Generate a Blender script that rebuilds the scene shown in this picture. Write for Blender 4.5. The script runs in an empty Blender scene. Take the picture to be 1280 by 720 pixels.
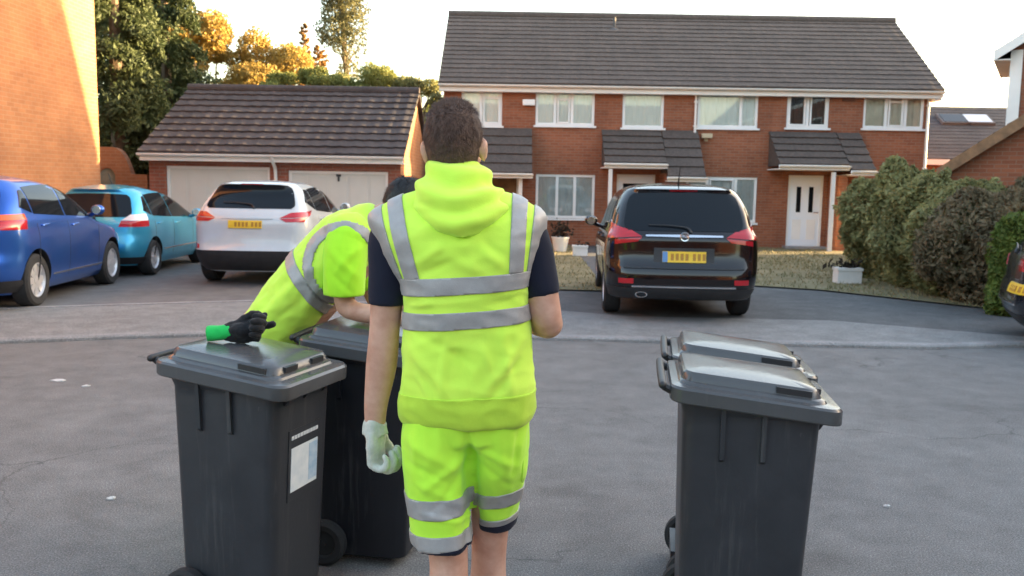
import bpy, bmesh, math, random
from mathutils import Vector, Matrix, Quaternion, noise
R = math.radians
V = Vector
sc = bpy.context.scene
COL = sc.collection
rng = random.Random(7)

# ------------------------------------------------------------------ camera
F = 1100.0; HC = 1.66; PITCH = R(6.64); ROLL = R(0.9)
cam_d = bpy.data.cameras.new('camera'); cam = bpy.data.objects.new('camera', cam_d); COL.objects.link(cam)
cam_d.sensor_width = 36; cam_d.lens = 36*F/1280; cam_d.clip_end = 2000; cam_d.clip_start = 0.05
CR = Matrix.Rotation(math.pi/2-PITCH, 3, 'X') @ Matrix.Rotation(ROLL, 3, 'Z')
cam.matrix_world = Matrix.Translation((0, 0, HC)) @ CR.to_4x4()
sc.camera = cam
cam_d.dof.use_dof = True; cam_d.dof.focus_distance = 2.6; cam_d.dof.aperture_fstop = 6.5
def ray(px, py): return CR @ V(((px-640)/F, -(py-360)/F, -1))
def P(px, py, Y):
    d = ray(px, py); k = Y/d.y
    return V((d.x*k, Y, HC+d.z*k))
def G(px, py, z=0.0):
    d = ray(px, py); k = (z-HC)/d.z
    return V((d.x*k, d.y*k, z))

# ------------------------------------------------------------------ sky, sun, exposure
SUN_EL, SUN_AZ = R(8), R(76)          # azimuth clockwise from +Y
w = bpy.data.worlds.new('World'); sc.world = w; w.use_nodes = True
nt = w.node_tree; nt.nodes.clear()
sky = nt.nodes.new('ShaderNodeTexSky'); sky.sky_type = 'NISHITA'; sky.sun_disc = False
sky.sun_elevation = SUN_EL; sky.sun_rotation = SUN_AZ; sky.dust_density = 3.0; sky.air_density = 1.0; sky.ozone_density = 0.6
tint = nt.nodes.new('ShaderNodeMix'); tint.data_type = 'RGBA'; tint.blend_type = 'MULTIPLY'; tint.inputs[0].default_value = 1
tint.inputs[7].default_value = (1.0, 0.965, 0.95, 1)
bg = nt.nodes.new('ShaderNodeBackground'); bg.inputs[1].default_value = 0.15
out = nt.nodes.new('ShaderNodeOutputWorld')
nt.links.new(sky.outputs[0], tint.inputs[6]); nt.links.new(tint.outputs[2], bg.inputs[0]); nt.links.new(bg.outputs[0], out.inputs[0])
sd = bpy.data.lights.new('sun', 'SUN'); sd.energy = 5.0; sd.angle = R(0.5); sd.color = (1.0, 0.72, 0.36)
sun = bpy.data.objects.new('sun', sd); COL.objects.link(sun)
sdir = V((math.cos(SUN_EL)*math.sin(SUN_AZ), math.cos(SUN_EL)*math.cos(SUN_AZ), math.sin(SUN_EL)))
sun.rotation_euler = (-sdir).to_track_quat('-Z', 'Y').to_euler(); sun.location = sdir*60
vs = sc.view_settings; vs.view_transform = 'Standard'; vs.look = 'None'; vs.gamma = 1; vs.exposure = 3.1
sc.cycles.use_denoising = True
sc.cycles.max_bounces = 6; sc.cycles.transparent_max_bounces = 12

# ------------------------------------------------------------------ materials
def nodes(m):
    m.use_nodes = True
    return m.node_tree, m.node_tree.nodes['Principled BSDF']
def mixc(n, a, b, fac=None, blend='MIX'):
    x = n.nodes.new('ShaderNodeMix'); x.data_type = 'RGBA'; x.blend_type = blend
    for sock, val in ((6, a), (7, b), (0, fac)):
        if val is None: continue
        if hasattr(val, 'is_linked') or hasattr(val, 'node'): n.links.new(val, x.inputs[sock])
        elif sock == 0: x.inputs[0].default_value = val
        else: x.inputs[sock].default_value = (*val, 1)
    return x.outputs[2]
def coord(n, which='Object'):
    return n.nodes.new('ShaderNodeTexCoord').outputs[which]
def noisen(n, scale, detail=4, rough=0.55, vec=None, dist=0):
    t = n.nodes.new('ShaderNodeTexNoise'); t.inputs['Scale'].default_value = scale; t.inputs['Detail'].default_value = detail
    t.inputs['Roughness'].default_value = rough; t.inputs['Distortion'].default_value = dist
    n.links.new(vec if vec is not None else coord(n), t.inputs['Vector'])
    return t.outputs['Fac']
def ramp(n, fac, stops):
    r = n.nodes.new('ShaderNodeValToRGB'); n.links.new(fac, r.inputs[0])
    e = r.color_ramp.elements
    while len(e) < len(stops): e.new(0.5)
    for i, (p, c) in enumerate(stops):
        e[i].position = p; e[i].color = (*c, 1) if len(c) == 3 else c
    return r.outputs[0]
def bump(n, bs, h, strength, dist=0.01):
    b = n.nodes.new('ShaderNodeBump'); b.inputs['Strength'].default_value = strength; b.inputs['Distance'].default_value = dist
    n.links.new(h, b.inputs['Height']); n.links.new(b.outputs[0], bs.inputs['Normal'])
MATS = {}
def mat(name, c, rough=0.6, metal=0, spec=0.5, var=0.0, vs_=8.0, c2=None, bmp=0, bs_=60, coat=0, sheen=0):
    if name in MATS: return MATS[name]
    m = bpy.data.materials.new(name); n, b = nodes(m)
    b.inputs['Base Color'].default_value = (*c, 1); b.inputs['Roughness'].default_value = rough
    b.inputs['Metallic'].default_value = metal; b.inputs['Specular IOR Level'].default_value = spec
    if coat: b.inputs['Coat Weight'].default_value = coat; b.inputs['Coat Roughness'].default_value = 0.04
    if sheen: b.inputs['Sheen Weight'].default_value = sheen
    if var or c2:
        f = noisen(n, vs_, 5, 0.6)
        cc = c2 or tuple(min(1, x*(1-var)) for x in c)
        c1 = c if c2 else tuple(min(1, x*(1+var)) for x in c)
        n.links.new(ramp(n, f, [(0.32, cc), (0.68, c1)]), b.inputs['Base Color'])
    if bmp: bump(n, b, noisen(n, bs_, 4), bmp)
    MATS[name] = m
    return m

def brick_mat(name, c1, c2, mortar, flip=False):
    m = bpy.data.materials.new(name); n, b = nodes(m)
    s = n.nodes.new('ShaderNodeSeparateXYZ'); n.links.new(coord(n), s.inputs[0])
    a = n.nodes.new('ShaderNodeMath'); a.operation = 'ADD'; n.links.new(s.outputs[0], a.inputs[0]); n.links.new(s.outputs[1], a.inputs[1])
    cmb = n.nodes.new('ShaderNodeCombineXYZ'); n.links.new(a.outputs[0], cmb.inputs[0]); n.links.new(s.outputs[2], cmb.inputs[1])
    t = n.nodes.new('ShaderNodeTexBrick'); n.links.new(cmb.outputs[0], t.inputs['Vector'])
    t.inputs['Color1'].default_value = (*c1, 1); t.inputs['Color2'].default_value = (*c2, 1); t.inputs['Mortar'].default_value = (*mortar, 1)
    t.inputs['Scale'].default_value = 1; t.inputs['Brick Width'].default_value = 0.225; t.inputs['Row Height'].default_value = 0.075
    t.inputs['Mortar Size'].default_value = 0.008; t.inputs['Mortar Smooth'].default_value = 0.3; t.inputs['Bias'].default_value = -0.1
    f = noisen(n, 0.9, 6, 0.65)
    dirt = ramp(n, f, [(0.3, (0.72, 0.70, 0.70)), (0.65, (1.08, 1.05, 1.02))])
    n.links.new(mixc(n, t.outputs['Color'], dirt, 1.0, 'MULTIPLY'), b.inputs['Base Color'])
    b.inputs['Roughness'].default_value = 0.9; b.inputs['Specular IOR Level'].default_value = 0.2
    bump(n, b, t.outputs['Fac'], 0.5, -0.008)
    return m
M = {}
M['brick'] = brick_mat('red_brick', (0.33, 0.125, 0.068), (0.25, 0.092, 0.052), (0.28, 0.17, 0.12))
M['brick_orange'] = brick_mat('orange_brick', (0.35, 0.165, 0.085), (0.29, 0.135, 0.068), (0.34, 0.21, 0.135))
M['brick_garage'] = brick_mat('garage_brick', (0.34, 0.12, 0.075), (0.26, 0.09, 0.06), (0.30, 0.2, 0.16))
def tile_mat(name, c, c2):
    m = bpy.data.materials.new(name); n, b = nodes(m)
    f = noisen(n, 1.3, 6, 0.7); f2 = noisen(n, 14, 3, 0.6)
    col = ramp(n, f, [(0.3, c2), (0.7, c)])
    col = mixc(n, col, ramp(n, f2, [(0.3, (0.75, 0.75, 0.75)), (0.7, (1.15, 1.12, 1.1))]), 1.0, 'MULTIPLY')
    n.links.new(col, b.inputs['Base Color']); b.inputs['Roughness'].default_value = 0.8; b.inputs['Specular IOR Level'].default_value = 0.25
    bump(n, b, f2, 0.3)
    return m
M['tile'] = tile_mat('brown_concrete_tile', (0.115, 0.094, 0.083), (0.082, 0.069, 0.062))
M['tile_garage'] = tile_mat('dark_concrete_tile', (0.082, 0.07, 0.068), (0.05, 0.043, 0.043))
M['slate'] = tile_mat('grey_slate', (0.085, 0.08, 0.08), (0.055, 0.053, 0.055))
M['upvc'] = mat('white_upvc', (0.82, 0.82, 0.80), 0.35, var=0.05, vs_=2)
M['fascia'] = mat('white_fascia', (0.80, 0.77, 0.72), 0.45, var=0.06, vs_=1.5)
M['gdoor'] = mat('garage_door_white', (0.62, 0.60, 0.54), 0.5, var=0.05, vs_=1.2)
M['timber'] = mat('brown_timber', (0.22, 0.12, 0.055), 0.6, var=0.3, vs_=6)
M['curtain'] = mat('net_curtain', (0.95, 0.96, 0.92), 0.9, var=0.01, vs_=3)
M['curtain_grey'] = mat('grey_curtain', (0.50, 0.54, 0.56), 0.9, var=0.12, vs_=3)
M['curtain_cream'] = mat('cream_curtain', (0.72, 0.66, 0.54), 0.9, var=0.1, vs_=4)
M['unlit_room'] = mat('dark_room', (0.03, 0.03, 0.032), 0.9)  # near-black colour standing in for the shade of an unlit room
M['lead'] = mat('grey_lead', (0.09, 0.085, 0.085), 0.7)
def glass_mat(name, tint_, refl=0.08):
    m = bpy.data.materials.new(name); m.use_nodes = True; n = m.node_tree; n.nodes.clear()
    o = n.nodes.new('ShaderNodeOutputMaterial'); mx = n.nodes.new('ShaderNodeMixShader')
    tr = n.nodes.new('ShaderNodeBsdfTransparent'); tr.inputs[0].default_value = (*tint_, 1)
    gl = n.nodes.new('ShaderNodeBsdfGlossy'); gl.inputs['Roughness'].default_value = 0.02
    fr = n.nodes.new('ShaderNodeFresnel'); fr.inputs[0].default_value = 1.5
    ad = n.nodes.new('ShaderNodeMath'); ad.operation = 'ADD'; ad.inputs[1].default_value = refl
    n.links.new(fr.outputs[0], ad.inputs[0]); n.links.new(ad.outputs[0], mx.inputs[0])
    n.links.new(tr.outputs[0], mx.inputs[1]); n.links.new(gl.outputs[0], mx.inputs[2]); n.links.new(mx.outputs[0], o.inputs[0])
    return m
M['glass'] = glass_mat('window_glass', (0.99, 1.0, 0.99), 0.03)
M['carglass'] = mat('tinted_car_glass', (0.008, 0.011, 0.015), 0.05, spec=0.28)
M['chrome'] = mat('chrome', (0.75, 0.75, 0.77), 0.15, metal=1)
M['rubber'] = mat('tyre_rubber', (0.02, 0.02, 0.021), 0.85, var=0.25, vs_=20)
M['blackplastic'] = mat('black_plastic', (0.022, 0.022, 0.024), 0.5, var=0.2, vs_=9)
M['rimdark'] = mat('rim_shadow_black', (0.03, 0.03, 0.032), 0.5)
M['alloy'] = mat('alloy_rim', (0.62, 0.62, 0.64), 0.38, metal=0.6)
M['redlens'] = mat('red_lens', (0.45, 0.012, 0.02), 0.12, coat=0.5)
M['orangelens'] = mat('orange_lens', (0.75, 0.12, 0.02), 0.12, coat=0.5)
M['clearlens'] = mat('clear_lens', (0.75, 0.68, 0.68), 0.12, coat=0.6)
M['plate'] = mat('yellow_plate', (0.80, 0.52, 0.03), 0.4)
M['plateink'] = mat('plate_ink', (0.42, 0.20, 0.02), 0.5)
M['plateblue'] = mat('plate_blue', (0.10, 0.25, 0.5), 0.4)
def paint(name, c, metal=0.25, rough=0.3, coat=0.8):
    m = bpy.data.materials.new(name); n, b = nodes(m)
    f = noisen(n, 2.5, 4); 
    n.links.new(ramp(n, f, [(0.3, tuple(x*0.88 for x in c)), (0.7, c)]), b.inputs['Base Color'])
    b.inputs['Metallic'].default_value = metal; b.inputs['Roughness'].default_value = rough
    b.inputs['Coat Weight'].default_value = coat; b.inputs['Coat Roughness'].default_value = 0.05
    return m

# ------------------------------------------------------------------ mesh builder
class MB:
    def __init__(s): s.v = []; s.f = []; s.m = []; s.mi = 0
    def add(s, vs, fs):
        o = len(s.v); s.v.extend(V(p) for p in vs); s.f.extend(tuple(i+o for i in f) for f in fs); s.m.extend([s.mi]*len(fs))
    def quad(s, a, b, c, d): s.add([a, b, c, d], [(0, 1, 2, 3)])
    def box(s, x0, x1, y0, y1, z0, z1, mtx=None):
        p = [V((x, y, z)) for z in (z0, z1) for y in (y0, y1) for x in (x0, x1)]
        if mtx is not None: p = [mtx @ q for q in p]
        s.add(p, [(0, 2, 3, 1), (4, 5, 7, 6), (0, 1, 5, 4), (2, 6, 7, 3), (0, 4, 6, 2), (1, 3, 7, 5)])
    def rings(s, rings, closed=True, cap=True):
        n = len(rings[0]); vs = [p for r in rings for p in r]; fs = []
        for i in range(len(rings)-1):
            for j in range(n if closed else n-1):
                k = (j+1) % n
                fs.append((i*n+j, i*n+k, (i+1)*n+k, (i+1)*n+j))
        if cap and closed:
            fs.append(tuple(reversed(range(n)))); fs.append(tuple((len(rings)-1)*n+j for j in range(n)))
        s.add(vs, fs)
    def grid(s, fn, nu, nv):
        s.add([fn(i/nu, j/nv) for j in range(nv+1) for i in range(nu+1)],
              [(j*(nu+1)+i, j*(nu+1)+i+1, (j+1)*(nu+1)+i+1, (j+1)*(nu+1)+i) for j in range(nv) for i in range(nu)])
    def cyl(s, a, b, r, r2=None, n=12):
        a = V(a); b = V(b); r2 = r if r2 is None else r2
        d = (b-a).normalized(); u = d.orthogonal().normalized(); w_ = d.cross(u)
        s.rings([[c+(u*math.cos(t*2*math.pi/n)+w_*math.sin(t*2*math.pi/n))*q for t in range(n)] for c, q in ((a, r), (b, r2))])
    def tube(s, pts, radii, n=10, dome=True, up=None, sub=4):
        rg = tube_rings(pts, radii, n, dome, up, sub); s.rings(rg)
    def ell(s, c, rx, ry, rz, nu=16, nv=10, mtx=None):
        c = V(c); rg = []
        for j in range(1, nv):
            a = math.pi*j/nv-math.pi/2
            rg.append([V((rx*math.cos(a)*math.cos(t*2*math.pi/nu), ry*math.cos(a)*math.sin(t*2*math.pi/nu), rz*math.sin(a))) for t in range(nu)])
        if mtx is not None: rg = [[mtx @ p for p in r] for r in rg]
        s.rings([[c+p for p in r] for r in rg])
    def lathe(s, prof, mtx=None, n=24):   # prof: (r, h) about local Z
        rg = [[V((r*math.cos(t*2*math.pi/n), r*math.sin(t*2*math.pi/n), h)) for t in range(n)] for r, h in prof]
        if mtx is not None: rg = [[mtx @ p for p in q] for q in rg]
        s.rings(rg)
    def build(s, name, m, parent=None, local=False, smooth=False, bevel=0, fix=True, weld=False):
        o0 = V((0, 0, 0))
        if parent is not None and not local: o0 = V(wloc(parent))
        me = bpy.data.meshes.new(name); me.from_pydata([p-o0 for p in s.v], [], s.f)
        for mm in (m if isinstance(m, (list, tuple)) else [m]): me.materials.append(mm)
        if isinstance(m, (list, tuple)): me.polygons.foreach_set('material_index', s.m)
        if fix or bevel:
            b = bmesh.new(); b.from_mesh(me)
            if weld: bmesh.ops.remove_doubles(b, verts=b.verts, dist=1e-4)
            if fix: bmesh.ops.recalc_face_normals(b, faces=b.faces)
            if bevel: bmesh.ops.bevel(b, geom=[e for e in b.edges if len(e.link_faces) == 2 and e.calc_face_angle(0) > 0.5], offset=bevel, segments=2, affect='EDGES', profile=0.6, clamp_overlap=True)
            b.to_mesh(me); b.free()
        if smooth: 
            me.polygons.foreach_set('use_smooth', [True]*len(me.polygons))
            try: me.set_sharp_from_angle(angle=R(40 if smooth is True else smooth))
            except Exception: pass
        me.update()
        o = bpy.data.objects.new(name, me); COL.objects.link(o)
        if parent is not None: o.parent = parent
        return o
def wloc(o):
    l = V(o.location)
    while o.parent is not None: o = o.parent; l = l+V(o.location)
    return l
def catmull(pts, n):
    res = []; m = len(pts)
    for i in range(m-1):
        p0 = pts[max(i-1, 0)]; p1 = pts[i]; p2 = pts[i+1]; p3 = pts[min(i+2, m-1)]
        for k in range(n):
            t = k/n
            res.append(tuple(0.5*((2*b)+(-a+c)*t+(2*a-5*b+4*c-d)*t*t+(-a+3*b-3*c+d)*t**3) for a, b, c, d in zip(p0, p1, p2, p3)))
    res.append(tuple(pts[-1])); return res
def tube_rings(pts, radii, n=10, dome=True, up=None, sub=4):
    rad = [(r, r) if not isinstance(r, (tuple, list)) else tuple(r) for r in radii]
    dat = catmull([tuple(p)+q for p, q in zip([V(p) for p in pts], rad)], sub) if len(pts) > 2 or sub > 1 else [tuple(p)+q for p, q in zip(pts, rad)]
    ps = [V(d[:3]) for d in dat]; rr = [d[3:] for d in dat]
    up = V(up) if up is not None else None
    rings = []; u = None
    for i, p in enumerate(ps):
        t = (ps[min(i+1, len(ps)-1)]-ps[max(i-1, 0)]).normalized()
        if up is not None: u = (up-t*up.dot(t)).normalized()
        elif u is None: u = t.orthogonal().normalized()
        else: u = (u-t*u.dot(t)).normalized()
        v = t.cross(u)
        mk = lambda c, k: [c+u*math.cos(a*2*math.pi/n)*rr[i][0]*k+v*math.sin(a*2*math.pi/n)*rr[i][1]*k for a in range(n)]
        if dome and i == 0:
            for al in (80, 55, 28): rings.append(mk(p-t*min(rr[i])*math.sin(R(al)), math.cos(R(al))))
        rings.append(mk(p, 1))
        if dome and i == len(ps)-1:
            for al in (28, 55, 80): rings.append(mk(p+t*min(rr[i])*math.sin(R(al)), math.cos(R(al))))
    return rings
def empty(name, loc=(0, 0, 0), rz=0, label=None, cat=None, group=None, kind=None):
    o = bpy.data.objects.new(name, None); COL.objects.link(o); o.location = loc; o.rotation_euler = (0, 0, rz); o.empty_display_size = 0.2
    return tag(o, label, cat, group, kind)
def tag(o, label=None, cat=None, group=None, kind=None):
    if label: o['label'] = label
    if cat: o['category'] = cat
    if group: o['group'] = group
    if kind: o['kind'] = kind
    return o
def struct(o): o['kind'] = 'structure'; return o
def copy_tree(o, parent=None):
    c = o.copy(); COL.objects.link(c); c.parent = parent
    for ch in list(o.children): copy_tree(ch, c)
    return c
def pchip(pts):
    xs = [p[0] for p in pts]; ys = [p[1] for p in pts]; n = len(xs)
    h = [xs[i+1]-xs[i] for i in range(n-1)]; dl = [(ys[i+1]-ys[i])/h[i] for i in range(n-1)]
    d = [dl[0]]+[0 if dl[i-1]*dl[i] <= 0 else 2*dl[i-1]*dl[i]/(dl[i-1]+dl[i]) for i in range(1, n-1)]+[dl[-1]]
    def f(x):
        if x <= xs[0]: return ys[0]
        if x >= xs[-1]: return ys[-1]
        i = 0
        while x > xs[i+1]: i += 1
        t = (x-xs[i])/h[i]
        return ys[i]*(1+2*t)*(1-t)**2+d[i]*h[i]*t*(1-t)**2+ys[i+1]*t*t*(3-2*t)+d[i+1]*h[i]*t*t*(t-1)
    return f
def baked(o, mods):
    """apply modifiers through the depsgraph and keep the plain mesh"""
    for fn in mods: fn(o)
    dg = bpy.context.evaluated_depsgraph_get(); dg.update()
    me = bpy.data.meshes.new_from_object(o.evaluated_get(dg))
    o.modifiers.clear(); old = o.data; nm = old.name; o.data = me
    bpy.data.meshes.remove(old); me.name = nm
    return o
def remesh(vox, smooth=4, fac=0.5):
    def a(o):
        m = o.modifiers.new('r', 'REMESH'); m.mode = 'VOXEL'; m.voxel_size = vox; m.use_smooth_shade = True
        if smooth:
            s = o.modifiers.new('s', 'SMOOTH'); s.iterations = smooth; s.factor = fac
    return a
# ================================================================== GROUND
def asphalt(name, c, dark, sp=0.25, crack=False):
    m = bpy.data.materials.new(name); n, b = nodes(m)
    f = noisen(n, 0.55, 7, 0.7, dist=0.6); f2 = noisen(n, 120, 2, 0.8); f3 = noisen(n, 3.5, 6, 0.7)
    col = ramp(n, f, [(0.33, dark), (0.66, c)])
    col = mixc(n, col, ramp(n, f3, [(0.35, (0.84, 0.84, 0.84)), (0.65, (1.12, 1.12, 1.12))]), 1.0, 'MULTIPLY')
    col = mixc(n, col, ramp(n, f2, [(0.3, (0.5, 0.5, 0.5)), (0.55, (1.0, 1.0, 1.0)), (0.75, (2.1, 2.06, 2.0))]), 1.0, 'MULTIPLY')
    if crack:
        mp = n.nodes.new('ShaderNodeVectorMath'); mp.operation = 'ADD'; nv = n.nodes.new('ShaderNodeTexNoise'); nv.inputs['Scale'].default_value = 1.4; nv.inputs['Detail'].default_value = 6; n.links.new(coord(n), nv.inputs['Vector']); sc_ = n.nodes.new('ShaderNodeVectorMath'); sc_.operation = 'SCALE'; sc_.inputs['Scale'].default_value = 1.1; n.links.new(nv.outputs['Color'], sc_.inputs[0]); n.links.new(coord(n), mp.inputs[0]); n.links.new(sc_.outputs[0], mp.inputs[1])
        vo_ = n.nodes.new('ShaderNodeTexVoronoi'); vo_.feature = 'DISTANCE_TO_EDGE'; vo_.inputs['Scale'].default_value = .42; n.links.new(mp.outputs[0], vo_.inputs['Vector'])
        ck = ramp(n, vo_.outputs['Distance'], [(0.0, (0.55, 0.55, 0.55)), (0.006, (1, 1, 1))]); col = mixc(n, col, ck, ramp(n, noisen(n, .5, 3), [(.45, (0, 0, 0)), (.6, (1, 1, 1))]), 'MULTIPLY')
        st = ramp(n, noisen(n, .9, 3, .5, dist=1.2), [(.60, (1, 1, 1)), (.74, (.78, .77, .76))]); col = mixc(n, col, st, 1.0, 'MULTIPLY')
    n.links.new(col, b.inputs['Base Color']); b.inputs['Roughness'].default_value = 0.85; b.inputs['Specular IOR Level'].default_value = sp
    bump(n, b, f2, 0.6, 0.006)
    return m
M['road'] = asphalt('worn_asphalt', (0.205, 0.197, 0.187), (0.168, 0.161, 0.154), crack=True)
M['pave'] = asphalt('pale_pavement', (0.255, 0.25, 0.24), (0.205, 0.20, 0.195))
M['drive'] = asphalt('dark_drive_asphalt', (0.14, 0.137, 0.134), (0.10, 0.098, 0.098))
M['fore'] = asphalt('forecourt_asphalt', (0.175, 0.17, 0.165), (0.135, 0.13, 0.128))
M['kerb'] = asphalt('kerb_concrete', (0.33, 0.32, 0.31), (0.25, 0.24, 0.235))
M['edging'] = asphalt('edging_concrete', (0.36, 0.34, 0.34), (0.26, 0.25, 0.25))
M['soil'] = mat('dry_lawn', (0.27, 0.225, 0.135), 0.95, c2=(0.155, 0.135, 0.075), vs_=1.6, spec=0.1)
M['blade'] = mat('grass_blade', (0.29, 0.24, 0.13), 0.9, c2=(0.16, 0.155, 0.07), vs_=1.2, spec=0.15)
M['far'] = mat('far_ground', (0.12, 0.12, 0.08), 0.95, var=0.2, vs_=0.2)

def poly(name, pts, z, m):
    b = MB(); b.add([V((x, y, z)) for x, y in pts], [tuple(range(len(pts)))]); return struct(b.build(name, m))
b = MB(); b.quad((-500, -300, -0.06), (500, -300, -0.06), (500, 900, -0.06), (-500, 900, -0.06)); struct(b.build('ground', M['far']))
kp = [G(x, y) for x, y in ((0, 430), (150, 424), (300, 419.5), (500, 422), (690, 425.5), (1000, 433.5), (1170, 437), (1275, 434))]
kerb = [(-30, 5.8)]+[(-14, 7.6)]+[(p.x, p.y) for p in kp]+[(8.5, 9.9), (14, 9.9), (30, 9.9)]
poly('road', [(-30, -25), (30, -25)]+list(reversed(kerb)), 0.0, M['road'])
# kerb stones: one low strip with a rounded top edge following the kerb line
b = MB(); rg = []
for i, (x, y) in enumerate(kerb):
    a0 = V(kerb[max(i-1, 0)]); a1 = V(kerb[min(i+1, len(kerb)-1)]); d = (a1-a0).normalized(); nrm = V((-d.y, d.x))
    c = V((x, y)); pr = ((0, -0.05), (0, 0.028), (0.02, 0.044), (0.125, 0.05), (0.125, -0.05))
    rg.append([V((c.x+nrm.x*o_, c.y+nrm.y*o_, z)) for o_, z in pr])
b.rings(rg, closed=True); struct(b.build('kerb', M['kerb']))
inner = [(x, y+0.128) for x, y in kerb]
back = [(-30, 9.2), (-14, 10.0)]+[(G(x, y, .05).x, G(x, y, .05).y) for x, y in ((0, 386), (150, 381), (310, 376.5), (480, 379))]+[(0.2, 11.6), (1.5, 11.0), (4.0, 10.9), (5.9, 9.85), (8.5, 10.2), (30, 10.2)]
poly('pavement', inner+list(reversed(back)), 0.046, M['pave'])
# pale concrete edging between pavement and forecourt
b = MB(); rg = []
for x, y in back[:6]+[(0.2, 11.6)]:
    rg.append([V((x, y-0.02, 0.0)), V((x, y-0.02, 0.058)), V((x, y+0.07, 0.058)), V((x, y+0.07, 0.0))])
b.rings(rg, closed=True); struct(b.build('edging_strip', M['edging']))
poly('forecourt', [(-30, 9.0), (-14, 9.8)]+[(x, y-0.05) for x, y in back[2:6]]+[(0.2, 11.55), (0.2, 14.6), (-2.2, 14.6), (-2.2, 30), (-30, 30)], 0.042, M['fore'])
poly('driveway', [(0.2, 11.5), (1.5, 10.9), (4.0, 10.8), (5.9, 9.8), (8.5, 10.1), (30, 10.1), (30, 30), (-2.2, 30), (-2.2, 14.5), (0.2, 14.5)], 0.038, M['drive'])
lawns = [[(-2.1, 13.9), (1.5, 13.6), (1.6, 24.35), (-2.1, 24.35)], [(3.95, 14.7), (5.0, 14.2), (6.6, 12.3), (7.6, 11.6), (12, 11.6), (12, 24.35), (3.95, 24.35)]]
for l in lawns: poly('lawn', l, 0.062, M['soil'])
b = MB(); g = random.Random(3)
def inpoly(x, y, p):
    c = False
    for i in range(len(p)):
        (x1, y1), (x2, y2) = p[i], p[i-1]
        if (y1 > y) != (y2 > y) and x < (x2-x1)*(y-y1)/(y2-y1)+x1: c = not c
    return c
n_ = 0
while n_ < 9000:
    l = lawns[0] if g.random() < 0.4 else lawns[1]
    x = g.uniform(-2.1, 8); y = g.uniform(11.7, 24.3)
    if not inpoly(x, y, l): continue
    if noise.noise(V((x*0.9, y*0.9, 2))) < g.uniform(-0.5, 0.35): continue
    n_ += 1; h = g.uniform(0.02, 0.07); a = g.uniform(0, 6.28); dx, dy = math.cos(a)*0.012, math.sin(a)*0.012; lx, ly = g.uniform(-.04, .04), g.uniform(-.04, .04)
    b.add([(x-dx, y-dy, .06), (x+dx, y+dy, .06), (x+lx, y+ly, .06+h)], [(0, 1, 2)])
tag(b.build('grass', M['blade'], fix=False), kind='stuff')
# pale scraps on the road
M['scrap'] = mat('paper_scrap', (0.55, 0.54, 0.52), 0.8)
b0 = None
for i, (px, py, s, lb) in enumerate(((73, 475, .05, 'pale crumpled paper scrap lying on the road left of the bins'), (108, 482, .028, 'tiny pale paper scrap beside the larger scrap on the road'), (1108, 632, .014, 'tiny white speck of litter on the road right of the bins'), (140, 622, .02, 'small pale scrap on the asphalt near the left bin'))):
    b = MB(); c = G(px, py, 0.008); rr = random.Random(i); pts = []
    for j in range(9):
        a = j/9*6.28; q = s*rr.uniform(.6, 1.15); pts.append(V((c.x+math.cos(a)*q*1.2, c.y+math.sin(a)*q, .006+rr.uniform(0, .006))))
    top = V((c.x, c.y, .014)); bot = [V((p.x, p.y, .002)) for p in pts]
    b.rings([bot, pts, [top+(p-top)*0.4+V((0, 0, rr.uniform(0, .004))) for p in pts]])
    o = b.build('paper_scrap', M['scrap']); tag(o, lb, 'litter', 'litter scraps on the road')

# ================================================================== BUILDING HELPERS
def tile_roof(mb, o, u, L, s, S, courses, period=0, amp=0, step=0.028, nrm=None):
    """o lower corner, u unit along eave, s unit up slope, S slope length"""
    o = V(o); u = V(u).normalized(); s = V(s).normalized(); n = nrm or u.cross(s).normalized()
    if n.z < 0: n = -n
    nu = max(2, int(L/(period/6))) if period else 24
    rows = []
    for c in range(courses):
        for t, h in ((0.0, step), (1.0, 0.004)):
            row = []
            for i in range(nu+1):
                x = L*i/nu
                w_ = amp*max(-0.4, math.cos(2*math.pi*x/period)) if period else 0
                wb = 0.006*noise.noise(V((x*0.7, c*1.7, o.x)))+0.004*noise.noise(V((x*3.1, c*2.3, o.y)))
                row.append(o+u*x+s*(S*(c+t)/courses)+n*(h+w_+wb))
            rows.append(row)
    # skirt down to the deck on every side
    low = [p-n*(step+0.05) for p in rows[0]]; top = [p-n*0.05 for p in rows[-1]]
    rows = [low]+rows+[top]
    mb.rings(rows, closed=False, cap=False)
    for side in (0, nu):
        for i in range(1, len(rows)-2):
            a, b_ = rows[i][side], rows[i+1][side]; mb.quad(a, b_, b_-n*0.06, a-n*0.06)
    mb.quad(low[0], low[-1], top[-1], top[0])
def wall_open(mb, u0, u1, z0, z1, ops, y, depth, axis='x', flip=1):
    """wall plane with openings (u0,u1,z0,z1) and reveals of the given depth going to y+depth"""
    us = sorted({u0, u1, *[o[0] for o in ops], *[o[1] for o in ops]}); zs = sorted({z0, z1, *[o[2] for o in ops], *[o[3] for o in ops]})
    us = [u for u in us if u0 <= u <= u1]; zs = [z for z in zs if z0 <= z <= z1]
    pt = (lambda u, z, d: V((u, y+d, z))) if axis == 'x' else (lambda u, z, d: V((y+d, u, z)))
    for i in range(len(us)-1):
        for j in range(len(zs)-1):
            uc, zc = (us[i]+us[i+1])/2, (zs[j]+zs[j+1])/2
            if any(o[0] < uc < o[1] and o[2] < zc < o[3] for o in ops): continue
            mb.quad(pt(us[i], zs[j], 0), pt(us[i+1], zs[j], 0), pt(us[i+1], zs[j+1], 0), pt(us[i], zs[j+1], 0))
    for a, b_, c, d in ops:
        for p, q in (((a, c), (b_, c)), ((b_, c), (b_, d)), ((b_, d), (a, d)), ((a, d), (a, c))):
            mb.quad(pt(*p, 0), pt(*q, 0), pt(*q, depth), pt(*p, depth))
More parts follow.
